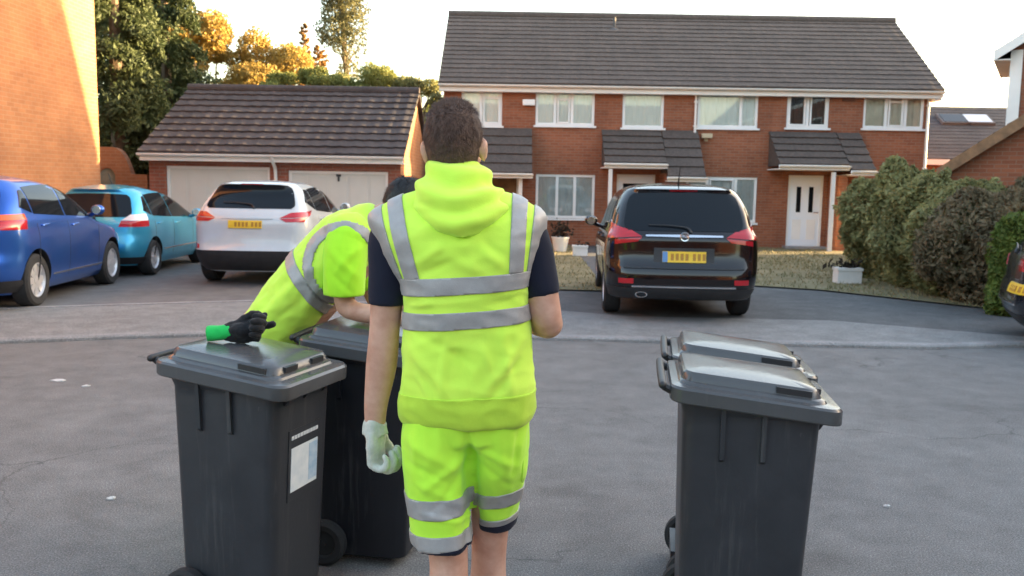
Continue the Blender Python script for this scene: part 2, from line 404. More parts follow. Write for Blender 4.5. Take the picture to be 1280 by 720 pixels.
def window(parent, x0, x1, z0, z1, y, lights, cur='curtain', style='plain', opened=None):
    """window frame set back in its opening, with sill, panes and a curtain behind"""
    rec = 0.03; fw = 0.072; yf = y+rec
    b = MB()
    for a, c, d, e in ((x0+.003, x1-.003, z0+.003, z0+fw), (x0+.003, x1-.003, z1-fw, z1-.003)): b.box(a, c, yf, yf+.06, d, e)
    for a, c in ((x0+.003, x0+fw), (x1-fw, x1-.003)): b.box(a, c, yf+.001, yf+.059, z0+fw, z1-fw)
    xs = [x0]+[x0+(x1-x0)*l for l in lights]+[x1]
    for xm in xs[1:-1]: b.box(xm-fw*.55, xm+fw*.55, yf+.002, yf+.058, z0+fw, z1-fw)
    if style in ('casement', 'toplight'):
        for i in range(len(xs)-1):
            if style == 'toplight' and i % 2 == 0 and len(xs) > 2: continue
            a, c = xs[i]+fw, xs[i+1]-fw
            if style == 'toplight': 
                zt = z1-(z1-z0)*.30; b.box(a-.02, c+.02, yf+.003, yf+.057, zt-.03, zt+.03)
            for q in ((a-.01, a+.03, z0+fw, z1-fw), (c-.03, c+.01, z0+fw, z1-fw)): b.box(q[0], q[1], yf-.02, yf+.03, q[2], q[3])
            for q in ((z0+fw-.01, z0+fw+.03), (z1-fw-.03, z1-fw+.01)): b.box(a+.03, c-.03, yf-.019, yf+.029, q[0], q[1])
    fr = b.build('window', M['upvc'], parent)
    s = MB(); s.box(x0-.05, x1+.05, y-.06, y+rec-.002, z0-.055, z0-.002); s.build('sill', M['upvc'], fr, bevel=.006)
    p = MB()
    for i in range(len(xs)-1): p.box(xs[i]+.02, xs[i+1]-.02, yf+.026, yf+.034, z0+.02, z1-.02)
    p.build('pane', M['glass'], fr)
    c = MB(); nn = max(12, int((x1-x0)*26)); rr = random.Random(int(x0*100))
    ph = rr.uniform(0, 6)
    def fold(x): return 0.012*math.sin(x*46+ph)+0.008*math.sin(x*23+1.3*ph)
    if cur == 'split':
        spans = ((x0, x0+(x1-x0)*.40, 'curtain_cream'), (x0+(x1-x0)*.82, x1, 'curtain_cream'))
    else: spans = ((x0, x1, cur),)
    for a, e, mm in spans:
        c.grid(lambda u, v: V((a+(e-a)*u, y+.10+fold(a+(e-a)*u), z0-.02+(z1-z0+.04)*v)), nn, 1)
    c.build('curtain', M[spans[0][2]], fr, smooth=True, fix=False)
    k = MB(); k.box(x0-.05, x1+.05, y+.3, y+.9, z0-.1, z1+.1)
    k.build('dark_interior', M['curtain_grey' if cur == 'split' else 'unlit_room'], fr)
    return fr
def downpipe(parent, x, y, z0, z1):
    b = MB(); b.tube([(x, y-.05, z0), (x, y-.05, (z0+z1)/2), (x, y-.05, z1-.15), (x, y-.14, z1)], [.034]*4, 10)
    for z in (z0+.3, (z0+z1)/2, z1-.4): b.box(x-.05, x+.05, y-.09, y-.002, z-.02, z+.02)
    return b.build('downpipe', M['fascia'], parent, smooth=True)
def half_gutter(mb, a, b_, r=.055, n=8):
    a = V(a); b_ = V(b_)
    for q, k in ((r, 1), (r-.008, -1)):
        mb.rings([[c+V((0, q*math.cos(math.pi+math.pi*i/n), q*math.sin(math.pi+math.pi*i/n))) for i in range(n+1)] for c in (a, b_)], closed=False, cap=False)

# ================================================================== TERRACE (three houses)
YF = 24.4; ZG = 0.05
ZE = P(860, 104, YF).z; YR = YF+3.2; ZR = P(860, 27, YR).z; YB = YF+6.4
sx = lambda px, py=130: P(px, py, YF).x
zz = lambda py, px: P(px, py, YF).z
bounds = [sx(554.5), sx(761), sx(967), sx(1163)]
hs = [dict(label='left end brick terrace house behind the walking man', up=[((577, 628), (107, 157), [.48], 'curtain', 'toplight'), ((670, 744), (110, 157), [.33, .62], 'curtain', 'toplight')], low=[((670, 744), (218, 273), [.36, .66], 'curtain_grey', 'plain')], door=(612, 648, 'timber')),
      dict(label='middle brick terrace house behind the black car', up=[((779, 831), (110, 160), [], 'curtain', 'plain'), ((873, 949), (112, 160), [.72], 'curtain', 'plain')], low=[((858, 947), (221, 278), [.3, .7], 'curtain_grey', 'toplight')], door=(770, 818, 'upvc')),
      dict(label='right end brick terrace house with white door beside the hedge', up=[((985, 1038), (112, 160), [.5], 'unlit_room', 'casement'), ((1081, 1157), (113, 161), [.38, .7], 'curtain_cream', 'toplight')], low=[((1085, 1150), (224, 280), [.36, .66], 'curtain_grey', 'plain')], door=(984, 1028, 'upvc'))]
for i, h in enumerate(hs):
    xa, xb = bounds[i], bounds[i+1]; xc = (xa+xb)/2
    hr = empty('terraced_house', (xc, YF, 0), 0, h['label'], 'house', 'brick terraced houses')
    wins = []
    for (p0, p1), (q0, q1), lt, cu, st in h['up']+h['low']:
        pm = (p0+p1)/2; wins.append((sx(p0, q0), sx(p1, q0), zz(q1, pm), zz(q0, pm), lt, cu, st))
    d0, d1, dm = h['door']; dx0, dx1 = sx(d0, 260), sx(d1, 260); dz1 = zz(218 if i < 2 else 219, (d0+d1)/2)
    ops = [t[:4] for t in wins]+[(dx0, dx1, 0.1, dz1)]
    b = MB(); wall_open(b, xa, xb, 0.0, ZE+.05, ops, YF, .12)
    b.quad((xa, YB, 0), (xb, YB, 0), (xb, YB, ZE), (xa, YB, ZE))
    for x, real in ((xa, i == 0), (xb, i == 2)):
        b.add([(x, YF, 0), (x, YB, 0), (x, YB, ZE), (x, YR, ZR-.06), (x, YF, ZE)], [(0, 1, 2, 3, 4)])
    b.build('wall', M['brick'], hr, weld=True)
    for t in wins: window(hr, *t[:4], YF, t[4], t[5], t[6])
    # roof: two tiled slopes
    oh = 0.30; dz = (ZR-ZE)/(YR-YF)
    xl, xr = xa-(.12 if i == 0 else -.001), xb+(.22 if i == 2 else -.001)
    sl = V((0, YR-(YF-oh), ZR-(ZE-oh*dz))); S = sl.length
    b = MB(); tile_roof(b, (xl, YF-oh, ZE-oh*dz+.10), (1, 0, 0), xr-xl, sl, S, 16, period=0.3, amp=.003, step=.028)
    tile_roof(b, (xl, YB+oh, ZE-oh*dz+.10), (1, 0, 0), xr-xl, (0, -sl.y, sl.z), S, 17, step=.03)
    b.tube([(xl, YR, ZR+.10), (xr, YR, ZR+.10)], [.12, .12], 12, dome=False, sub=1)
    rf = b.build('roof', M['tile'], hr)
    fa, fb = xl+(.02 if i == 0 else 0), xr-(.02 if i == 2 else 0); b = MB(); b.box(fa, fb, YF-oh+.06, YF-oh+.085, ZE-oh*dz-.12, ZE-oh*dz+.09); b.box(fa, fb, YF-oh+.087, YF-.002, ZE-oh*dz-.12, ZE-oh*dz-.10)
    half_gutter(b, (xl, YF-oh-.01, ZE-oh*dz+.06), (xr, YF-oh-.01, ZE-oh*dz+.06), .062)
    b.build('fascia', M['fascia'], hr)
    # door
    b = MB(); b.box(dx0+.003, dx1-.003, YF+.06, YF+.12, .1, dz1-.003); dr = b.build('door', mat('bluish_white_door', (.80, .86, .93), .35) if dm != 'timber' else M['timber'], hr)
    b = MB()
    for a, c in ((dx0+.004, dx0+.06), (dx1-.06, dx1-.004)): b.box(a, c, YF+.03, YF+.0595, .1, dz1-.06)
    b.box(dx0+.004, dx1-.004, YF+.031, YF+.0595, dz1-.06, dz1-.004); b.build('frame', M['upvc'], dr)
    mid = (dx0+dx1)/2
    if i == 2:
        for s in (-1, 1):
            b = MB(); b.box(mid+s*.17-.06, mid+s*.17+.06, YF+.045, YF+.0595, 1.05, 1.75); b.build('glazing', M['carglass'], dr)
        b = MB()
        for s in (-1, 1): b.box(mid+s*.2-.12, mid+s*.2+.12, YF+.05, YF+.0597, .3, .85)
        b.build('panel', M['upvc'], dr)
    elif i == 1:
        b = MB(); b.box(dx0+.18, dx1-.18, YF+.05, YF+.0595, 1.1, dz1-.25); b.build('glazing', M['carglass'], dr)
    b = MB(); b.cyl((dx1-.12, YF+.06, 1.05), (dx1-.12, YF, 1.05), .014); b.cyl((dx1-.12, YF+.005, 1.05), (dx1-.24, YF+.005, 1.05), .012); b.build('handle', M['chrome'], dr)
    b = MB(); b.box(dx0-.1, dx1+.1, YF-.35, YF-.002, .0, .12); b.build('doorstep', M['kerb'], hr, bevel=.01)
    # porch canopy
    if i == 0: segs = [(575, 665, 160, 219)]
    elif i == 1: segs = [(752, 826, 163, 207), (827, 872, 163, 224)]
    else: segs = [(961, 1044, 165, 209), (1045, 1074, 166, 216)]
    pr = None
    for k, (p0, p1, q0, q1) in enumerate(segs):
        a, c = sx(p0, q0), sx(p1, q0); pm = (p0+p1)/2; proj = 1.15 if q1 < 212 else 1.3
        zt = zz(q0, pm); zb = P(pm, q1-3, YF-proj).z
        b = MB(); sv = V((0, proj, zt-zb)); tile_roof(b, (a, YF-proj, zb), (1, 0, 0), c-a, sv, sv.length, 5, period=0.3, amp=.004, step=.045)
        b.add([(a+.02, YF-proj+.05, zb-.03), (a+.02, YF, zb-.03), (a+.02, YF, zt-.05)], [(0, 1, 2)]); b.add([(c-.02, YF-proj+.05, zb-.03), (c-.02, YF, zb-.03), (c-.02, YF, zt-.05)], [(0, 1, 2)])
        o = b.build('canopy', M['tile'], hr); pr = pr or o
        b = MB(); b.box(a-.02, c+.02, YF-proj-.03, YF-proj+.0, zb-.13, zb-.002); b.box(a+.0, c-.0, YF-proj+.002, YF-.003, zb-.13, zb-.1)
        half_gutter(b, (a-.03, YF-proj-.08, zb-.02), (c+.03, YF-proj-.08, zb-.02), .05)
        b.build('fascia', M['fascia'], o)
    zb = 2.1
    for px in {0: (650,), 1: (762,), 2: (1040,)}[i]:
        x = P(px, 260, YF-1.12).x; b = MB(); b.box(x-.05, x+.05, YF-1.14, YF-1.04, .05, {0: 1.85, 1: 2.14, 2: 2.14}[i]); b.build('post', M['fascia'], hr, bevel=.008)
    if i > 0:   # brick cheek beside the recessed door
        x = dx1+.1; b = MB(); b.box(x, x+.22, YF-.9, YF-.003, 0, 2.05); b.build('porch_wall', M['brick'], hr)
    if i == 0:
        x = sx(661); z = zz(128.5, 661); b = MB(); b.box(x-.17, x+.17, YF-.16, YF-.002, z-.08, z+.08); b.build('alarm_box', M['upvc'], hr, bevel=.02)
    if i == 1:
        downpipe(hr, sx(869.5), YF, 2.3, ZE-.1)
        x = sx(884); z = zz(172, 882); b = MB(); b.box(x-.14, x+.14, YF-.2, YF-.05, z-.02, z+.1); b.box(x-.05, x+.05, YF-.06, YF-.002, z-.1, z+.0); b.build('security_light', mat('beige_lamp', (.5, .42, .28), .5), hr, bevel=.01)
        x, z = P(768, 30, YR-.6).x, P(768, 38, YR-.6).z; b = MB(); b.cyl((x, YR-.6, z-.3), (x, YR-.6, z+.38), .05, .04); b.lathe([(.02, 0), (.2, .02), (.16, .08), (.06, .12)], Matrix.Translation((x, YR-.6, z-.05))); b.build('roof_vent', M['lead'], hr, smooth=True)
    if i == 2:
        downpipe(hr, sx(1160), YF, .2, ZE-.1)
        x = sx(1060); z = zz(122, 1060); b = MB(); b.box(x-.16, x+.16, YF-.06, YF-.002, z-.1, z+.12)
        for q in range(4): b.box(x-.15, x+.15, YF-.085, YF-.055, z-.085+q*.05, z-.06+q*.05)
        b.build('vent_cover', mat('brown_vent', (.16, .07, .045), .7), hr)
        b = MB()   # bargeboard at the gable end
        for s in (1, -1):
            y0 = YF-oh if s == 1 else YB+oh
            p = [V((xr-.05, y0, ZE-oh*dz-.10)), V((xr-.05, YR, ZR-.10)), V((xr-.05, YR, ZR+.05)), V((xr-.05, y0, ZE-oh*dz+.05))]
            b.rings([p, [q+V((.03, 0, 0)) for q in p]])
        b.box(xb+.004, xr-.02, YF-oh+.1, YF+.5, ZE-.38, ZE-.1)
        b.build('bargeboard', M['fascia'], hr)

# ================================================================== GARAGE BLOCK
YG = 19.0
gx = lambda px, py=200: P(px, py, YG).x
gz = lambda py, px=345: P(px, py, YG).z
g0, g1 = gx(186), gx(501); GE = 2.34; GYR = YG+2.75; GR = P(370, 117, GYR).z; GYB = YG+5.5
gr = empty('garage_block', ((g0+g1)/2, YG, 0), 0, 'low brick double garage with dark tiled roof behind the white car', 'garage')
doors = [(gx(207), gx(337), .05, gz(209)), (gx(360), gx(485), .05, gz(212.5))]
b = MB(); wall_open(b, g0, g1, 0, GE, doors, YG, .14)
b.quad((g0, GYB, 0), (g1, GYB, 0), (g1, GYB, GE), (g0, GYB, GE))
b.add([(g0, YG, 0), (g0, GYB, 0), (g0, GYB, GE), (g0, GYR, GR-.04), (g0, YG, GE)], [(0, 1, 2, 3, 4)])
b.build('wall', M['brick_garage'], gr, weld=True)
b = MB(); b.add([(g1, YG, 0), (g1, GYB, 0), (g1, GYB, GE), (g1, GYR, GR-.04), (g1, YG, GE)], [(0, 1, 2, 3, 4)]); b.build('gable_wall', M['brick_orange'], gr)
for k, (a, c, d, e) in enumerate(doors):
    b = MB(); b.box(a+.003, c-.003, YG+.08, YG+.13, d, e-.003)
    for q in range(5):
        x = a+(c-a)*(q+.5)/5
        b.box(x-(c-a)*.085, x+(c-a)*.085, YG+.07, YG+.0795, d+.15, e-.12)
    dr = b.build('garage_door', M['gdoor'], gr, bevel=.006)
    b = MB(); x = (a+c)/2; b.box(x-.05, x+.05, YG+.04, YG+.0695, e-.12, e-.07) if k else None; b.box(x-.02, x+.02, YG+.04, YG+.0695, (e-.22 if k else .98), (e-.121 if k else 1.08)); b.build('handle', M['blackplastic'], dr)
    b = MB()
    for q in ((a+.002, a+.06), (c-.06, c-.002)): b.box(q[0], q[1], YG+.05, YG+.0795, d, e-.06)
    b.box(a+.002, c-.002, YG+.051, YG+.0795, e-.06, e-.002); b.build('frame', M['fascia'], dr)
oh = .32; dz = (GR-GE)/(GYR-YG); sl = V((0, GYR-YG+oh, GR-GE+oh*dz))
xl, xr = gx(180), gx(507)
b = MB(); tile_roof(b, (xl, YG-oh, GE-oh*dz+.07), (1, 0, 0), xr-xl, sl, sl.length, 10, period=0.3, amp=.007, step=.042)
tile_roof(b, (xl, GYB+oh, GE-oh*dz+.07), (1, 0, 0), xr-xl, (0, -sl.y, sl.z), sl.length, 10, step=.03)
b.tube([(xl, GYR, GR+.09), (xr, GYR, GR+.09)], [.11, .11], 12, dome=False, sub=1)
b.build('roof', M['tile_garage'], gr)
b = MB(); ze = GE-oh*dz
b.box(xl+.02, xr-.02, YG-oh+.04, YG-oh+.07, ze-.10, ze+.06); b.box(xl+.02, xr-.02, YG-oh+.072, YG-.002, ze-.10, ze-.075)
half_gutter(b, (xl, YG-oh-.025, ze+.05), (xr, YG-oh-.025, ze+.05), .058)
b.build('fascia', M['fascia'], gr)
b = MB(); x = gx(345); b.tube([(x, YG-oh-.02, ze), (x, YG-.2, ze-.14), (x, YG-.06, ze-.3), (x, YG-.06, 1.2), (x, YG-.06, .1)], [.036]*5, 10); b.build('downpipe', M['fascia'], gr, smooth=True)

# ================================================================== HOUSE AT THE LEFT EDGE
WX = P(121, 100, 18.2).x
hr = empty('gable_house', (WX-3, 14, 0), 0, 'pale orange brick house wall at the left edge, partly in sun', 'house')
b = MB(); y0, y1, zt = 3.0, 18.2, 7.6
wall_open(b, y0, y1, 0, zt, [(6.0, 7.2, 3.4, 4.5), (9.5, 10.7, 3.4, 4.5)], WX, -.12, axis='y')
b.quad((WX, y1, 0), (WX-7, y1, 0), (WX-7, y1, zt), (WX, y1, zt)); b.quad((WX-7, y0, 0), (WX-7, y1, 0), (WX-7, y1, zt), (WX-7, y0, zt))
b.add([(WX, y0, 0), (WX-7, y0, 0), (WX-7, y0, zt), (WX, y0, zt)], [(0, 1, 2, 3)])
for y in (y0, y1): b.add([(WX, y, zt), (WX-7, y, zt), (WX-3.5, y, zt+2.4)], [(0, 1, 2)])
b.build('wall', M['brick_orange'], hr)
for a, c in ((6.0, 7.2), (9.5, 10.7)):
    b = MB()
    for q in ((a+.003, a+.06, 3.403, 4.497), (c-.06, c-.003, 3.403, 4.497), ((a+c)/2-.03, (a+c)/2+.03, 3.46, 4.44)): b.box(WX-.11, WX-.06, q[0], q[1], q[2], q[3])
    for q in ((3.403, 3.46), (4.44, 4.497)): b.box(WX-.109, WX-.061, a+.06, c-.06, q[0], q[1])
    wn = b.build('window', M['upvc'], hr); b = MB(); b.box(WX-.1, WX-.09, a+.02, c-.02, 3.42, 4.48); b.build('pane', M['carglass'], wn)
b = MB(); sv = V((-3.9, 0, 2.4+.27)); tile_roof(b, (WX+.4, y0-.2, zt-.2), (0, 1, 0), y1-y0+.4, sv, sv.length, 14, step=.04)
sv = V((3.9, 0, 2.67)); tile_roof(b, (WX-7.4, y0-.2, zt-.2), (0, 1, 0), y1-y0+.4, sv, sv.length, 14, step=.04); b.build('roof', M['tile'], hr)

# garden wall with arched gate between the left house and the garage
wx0, wx1, wy = P(119, 215, 20.5).x, P(184, 215, 20.5).x, 20.5
gw = empty('garden_wall', ((wx0+wx1)/2, wy, 0), 0, 'low brick garden wall with a raised arch over a grey gate, left of the garage', 'wall')
b = MB(); acx = P(133, 215, wy).x; ar = .20; azc = 1.72
top = lambda x: 1.78+max(0, 1-((x-acx+.05)/.62)**4)*.62 if abs(x-acx+.05) < .62 else 1.78
N = 60; fr_, bk = [], []
xs = [wx0+(wx1-wx0)*i/N for i in range(N+1)]
for i in range(N):
    a, c = xs[i], xs[i+1]; m_ = (a+c)/2
    lo = 0
    if abs(m_-acx) < ar: lo = azc+math.sqrt(max(0, ar*ar-(m_-acx)**2))
    b.add([(a, wy, lo), (c, wy, lo), (c, wy, top(c)), (a, wy, top(a)), (a, wy+.22, lo), (c, wy+.22, lo), (c, wy+.22, top(c)), (a, wy+.22, top(a))], [(0, 1, 2, 3), (5, 4, 7, 6), (3, 2, 6, 7), (4, 5, 1, 0)])
for s in (-1, 1): b.quad((acx+s*ar, wy, 0), (acx+s*ar, wy+.22, 0), (acx+s*ar, wy+.22, azc), (acx+s*ar, wy, azc))
b.build('wall', M['brick_orange'], gw, fix=False)
b = MB(); pts = [(acx-ar+.01, .05), (acx+ar-.01, .05)]+[(acx+(ar-.01)*math.cos(R(t)), azc+(ar-.01)*math.sin(R(t))) for t in range(0, 181, 15)]
b.rings([[V((x, wy+.08+d, z)) for x, z in pts] for d in (0, .05)])
for t in (-.1, 0, .1): b.box(acx+t-.006, acx+t+.006, wy+.07, wy+.0795, .1, 1.75)
b.build('gate', mat('grey_gate', (.20, .23, .20), .6, var=.2, vs_=5), gw)

# ================================================================== RIGHT SIDE BUILDINGS
def gable_box(name, label, cat, x0, x1, y0, y1, ze, zr, ridge, wallm, roofm, oh=.25, courses=12, step=.03, group=None, board=None):
    r = empty(name, ((x0+x1)/2, y0, 0), 0, label, cat, group)
    b = MB()
    for a, c, d, e in ((x0, y0, x1, y0), (x1, y0, x1, y1), (x1, y1, x0, y1), (x0, y1, x0, y0)): b.quad((a, c, 0), (d, e, 0), (d, e, ze), (a, c, ze))
    if ridge == 'y':
        xm = (x0+x1)/2
        for y in (y0, y1): b.add([(x0, y, ze), (x1, y, ze), (xm, y, zr)], [(0, 1, 2)])
        b.build('wall', wallm, r); m_ = (zr-ze)/(xm-x0); b = MB()
        for s, xe in ((1, x0-oh), (-1, x1+oh)):
            sv = V((s*(xm-x0+oh), 0, zr-ze+oh*m_)); tile_roof(b, (xe, y0-oh, ze-oh*m_+.06), (0, 1, 0), y1-y0+2*oh, sv, sv.length, courses, step=step)
        b.build('roof', roofm, r); b = MB()
        for s, xe in ((1, x0-oh), (-1, x1+oh)):
            for y in (y0-oh-.03, y1+oh):
                p = [V((xe, y, ze-oh*m_-.14)), V((xm, y, zr-.14)), V((xm, y, zr+.08)), V((xe, y, ze-oh*m_+.08))]; b.rings([p, [q+V((0, .028, 0)) for q in p]])
            b.box(min(xe, xe+s*.03), max(xe, xe+s*.03), y0-oh+.01, y1+oh-.01, ze-oh*m_-.12, ze-oh*m_+.04)
            b.box(min(xe+s*.032, xe+s*(oh-.004)), max(xe+s*.032, xe+s*(oh-.004)), y0-oh+.011, y1+oh-.011, ze-oh*m_-.12, ze-oh*m_-.1)
        b.build('bargeboard', board or M['fascia'], r)
    else:
        ym = (y0+y1)/2
        for x in (x0, x1): b.add([(x, y0, ze), (x, y1, ze), (x, ym, zr)], [(0, 1, 2)])
        b.build('wall', wallm, r); m_ = (zr-ze)/(ym-y0); b = MB()
        for s, ye in ((1, y0-oh), (-1, y1+oh)):
            sv = V((0, s*(ym-y0+oh), zr-ze+oh*m_)); tile_roof(b, (x0-oh, ye, ze-oh*m_+.06), (1, 0, 0), x1-x0+2*oh, sv, sv.length, courses, step=step)
        b.build('roof', roofm, r)
        for ye in (y0-oh-.03, y1+oh): b = MB(); b.box(x0-oh, x1+oh, ye, ye+.03, ze-oh*m_-.14, ze-oh*m_+.04); b.build('fascia', M['fascia'], r)
    return r
YH = 19.5; hx = P(1262, 100, YH).x
ze_ = P(1250, 66, YH-.3).z+.3*.66
rh = gable_box('gabled_house', 'brick gabled house with white bargeboards at the right edge', 'house', hx, hx+5.0, YH, YH+2.7, ze_, ze_+2.5*.66, 'y', M['brick'], M['slate'], oh=.32)
b = MB(); b.box(hx-.01, hx+.22, YH-.06, YH-.003, 2.2, ze_-.1); b.build('corner_board', M['fascia'], rh)
b = MB(); b.box(hx+1.6, hx+2.9, YH-.04, YH-.003, 3.1, 4.2); wn = b.build('window', M['upvc'], rh); b = MB(); b.box(hx+1.68, hx+2.82, YH-.055, YH-.041, 3.18, 4.12); b.build('pane', M['carglass'], wn)
# turn it about its near corner: the side wall runs along the drive behind it
ang = R(-31); px_, py_ = hx, YH; dx, dy = rh.location.x-px_, rh.location.y-py_
rh.location = (px_+dx*math.cos(ang)-dy*math.sin(ang), py_+dx*math.sin(ang)+dy*math.cos(ang), 0); rh.rotation_euler.z = ang
# small garage with its brick gable towards the road
YS = 16.4; a = P(1172, 214, YS); sl_ = .72; gw_ = 2.4
sg = gable_box('small_garage', 'small brick garage gable with dark roof behind the hedge', 'garage', a.x+.2, a.x+.2+gw_*2, YS, YS+3.4, a.z+.1, a.z+.1+gw_*sl_, 'y', M['brick'], M['slate'], oh=.2, board=M['timber'])
xm = a.x+.2+gw_
b = MB(); b.box(xm-1.2, xm+1.2, YS-.05, YS-.003, .05, 2.1); sgd = b.build('garage_door', M['gdoor'], sg)
b = MB(); b.box(xm-.08, xm+.08, YS-.08, YS-.051, .95, 1.05); b.build('handle', M['blackplastic'], sgd)
dx, dy = sg.location.x-a.x, sg.location.y-YS
sg.location = (a.x+dx*math.cos(ang)-dy*math.sin(ang), YS+dx*math.sin(ang)+dy*math.cos(ang), 0); sg.rotation_euler.z = ang
# slate roofed building further back, with two roof lights
YT = 29.5; xa = P(1150, 160, YT).x
zrr = P(1210, 136, YT+3.2).z; zee = P(1210, 196, YT).z
sb = gable_box('slate_roofed_building', 'low building with grey slate roof and two roof lights, far right', 'building', xa, xa+9, YT, YT+6.4, max(1.9, zee), zrr, 'x', M['brick'], M['slate'], oh=.25, courses=16, step=.015)
m_ = (zrr-zee)/3.2
for px, py, mm in ((1191, 152, 'carglass'), (1221, 153, 'glass_sky')):
    t = .68; y = YT+3.2*t; p = P(px, py, y); z = zee+(zrr-zee)*t+.13; ang = math.atan(m_)
    mt = Matrix.Translation((p.x, y, z)) @ Matrix.Rotation(ang, 4, 'X')
    b = MB(); b.box(-.5, .5, -.36, .36, -.06, .05, mt); f_ = b.build('roof_light', M['lead'], sb)
    b = MB(); b.box(-.42, .42, -.29, .29, .051, .06, mt)
    b.build('pane', mat('pale_roof_glass', (.5, .55, .6), .05, spec=1.0) if mm == 'glass_sky' else M['carglass'], f_)

# unseen houses added on the right, shaped to shade the close
def plain_windows(parent, x, ys, zs):
    for y in ys:
        for z in zs:
            b = MB(); b.box(x-.05, x-.003, y-.6, y+.6, z, z+1.2); wn = b.build('window', M['upvc'], parent)
            b = MB(); b.box(x-.065, x-.051, y-.52, y+.52, z+.08, z+1.12); b.build('pane', M['carglass'], wn)
nb = gable_box('tall_shade_house', 'unseen wide brick house added beyond the right edge, roof shaped to cast the wall shadow', 'house', 16.6, 28.6, 12.95, 24.35, 5.75, 10.1, 'y', M['brick'], M['tile'], oh=.02)
plain_windows(nb, 16.6, (14.6, 17.4, 20.5), (1.0, 3.4))
nb = gable_box('long_shade_house', 'unseen long brick house added beyond the right edge to shade the road, nearest the viewer', 'house', 13.2, 21, -14, 12.9, 5.6, 9.0, 'y', M['brick'], M['tile'], oh=.02)
plain_windows(nb, 13.2, (-10, -6, -2, 2, 6, 10), (1.0, 3.6))

nb = gable_box('reflection_terrace', 'unseen brick terrace added behind the viewer to darken car reflections', 'house', -34, 12, -26, -17, 5.0, 8.0, 'x', M['brick'], M['tile'], oh=.02)  # unseen terrace added so the car rears reflect less bright sky
for i in range(10):
    for z in (1.0, 3.3):
        x = -32+i*4.5
        b = MB(); b.box(x-.8, x+.8, -16.997, -16.95, z, z+1.2); wn = b.build('window', M['upvc'], nb); b = MB(); b.box(x-.72, x+.72, -16.949, -16.93, z+.08, z+1.12); b.build('pane', M['carglass'], wn)
# ================================================================== TREES AND PLANTS
def leafm(name, c, c2, vs_=0.7):
    m = bpy.data.materials.new(name); n, b = nodes(m)
    f = noisen(n, vs_, 5, 0.65); f2 = noisen(n, 9, 2)
    col = ramp(n, f, [(0.3, c2), (0.7, c)]); col = mixc(n, col, ramp(n, f2, [(0.3, (.7, .7, .7)), (.7, (1.25, 1.25, 1.2))]), 1.0, 'MULTIPLY')
    n.links.new(col, b.inputs['Base Color']); b.inputs['Roughness'].default_value = 0.65; b.inputs['Specular IOR Level'].default_value = 0.3
    tr = n.nodes.new('ShaderNodeBsdfTranslucent'); n.links.new(col, tr.inputs[0])
    mx = n.nodes.new('ShaderNodeMixShader'); mx.inputs[0].default_value = 0.3
    o = n.nodes['Material Output']; n.links.new(b.outputs[0], mx.inputs[1]); n.links.new(tr.outputs[0], mx.inputs[2]); n.links.new(mx.outputs[0], o.inputs[0])
    return m
M['conifer'] = leafm('conifer_needles', (0.10, 0.125, 0.05), (0.04, 0.058, 0.026))
M['goldleaf'] = leafm('sunlit_gold_leaf', (0.50, 0.33, 0.09), (0.30, 0.23, 0.07))  # warm low sunlight on these trees is put into the gold base
M['rustleaf'] = leafm('rust_conifer', (0.40, 0.22, 0.07), (0.22, 0.13, 0.04))
M['greenleaf'] = leafm('green_leaf', (0.27, 0.28, 0.08), (0.13, 0.15, 0.05))
M['paleleaf'] = leafm('pale_green_leaf', (0.34, 0.33, 0.14), (0.18, 0.19, 0.08))
M['hedgeleaf'] = leafm('hedge_leaf', (0.34, 0.33, 0.14), (0.16, 0.165, 0.075), 1.1)
M['hedgebrown'] = leafm('brown_hedge_leaf', (0.25, 0.195, 0.115), (0.12, 0.105, 0.065), 1.3)
M['boxleaf'] = leafm('bright_shrub_leaf', (0.18, 0.24, 0.05), (0.09, 0.13, 0.03), 2)
M['bark'] = mat('bark', (.13, .09, .06), .9, var=.35, vs_=6, bmp=.5, bs_=30)
M['barkgold'] = mat('warm_bark', (.30, .18, .09), .9, var=.3, vs_=6, bmp=.5, bs_=30)
def leaf(b, p, s, g, flat=0.0, stretch=1.6):
    q = Quaternion((g.gauss(0, 1), g.gauss(0, 1), g.gauss(0, 1), g.gauss(0, 1))).normalized()
    x = q @ V((s*stretch, 0, 0)); y = q @ V((0, s, 0)); z = q @ V((0, 0, s*.35))
    if flat: x.z *= (1-flat); y.z *= (1-flat)
    b.add([p-x, p-y*.8+z, p+x, p+y*.8+z], [(0, 1, 2, 3)])
def clumps(b, cl, n, s, g, spread=1.0):
    """cl: (center, rx, ry, rz) clumps; leaves concentrate near each clump's shell"""
    tot = sum(c[1]*c[2]*c[3] for c in cl)**1
    for c, rx, ry, rz in cl:
        k = max(10, int(n*(rx*ry*rz)/tot)); c = V(c)
        for _ in range(k):
            d = V((g.gauss(0, 1), g.gauss(0, 1), g.gauss(0, 1))).normalized(); r = g.uniform(.35, 1)**.6*spread*(1+.35*noise.noise(d*2.3+c))
            leaf(b, c+V((d.x*rx*r, d.y*ry*r, d.z*rz*r)), s*g.uniform(.6, 1.3), g)
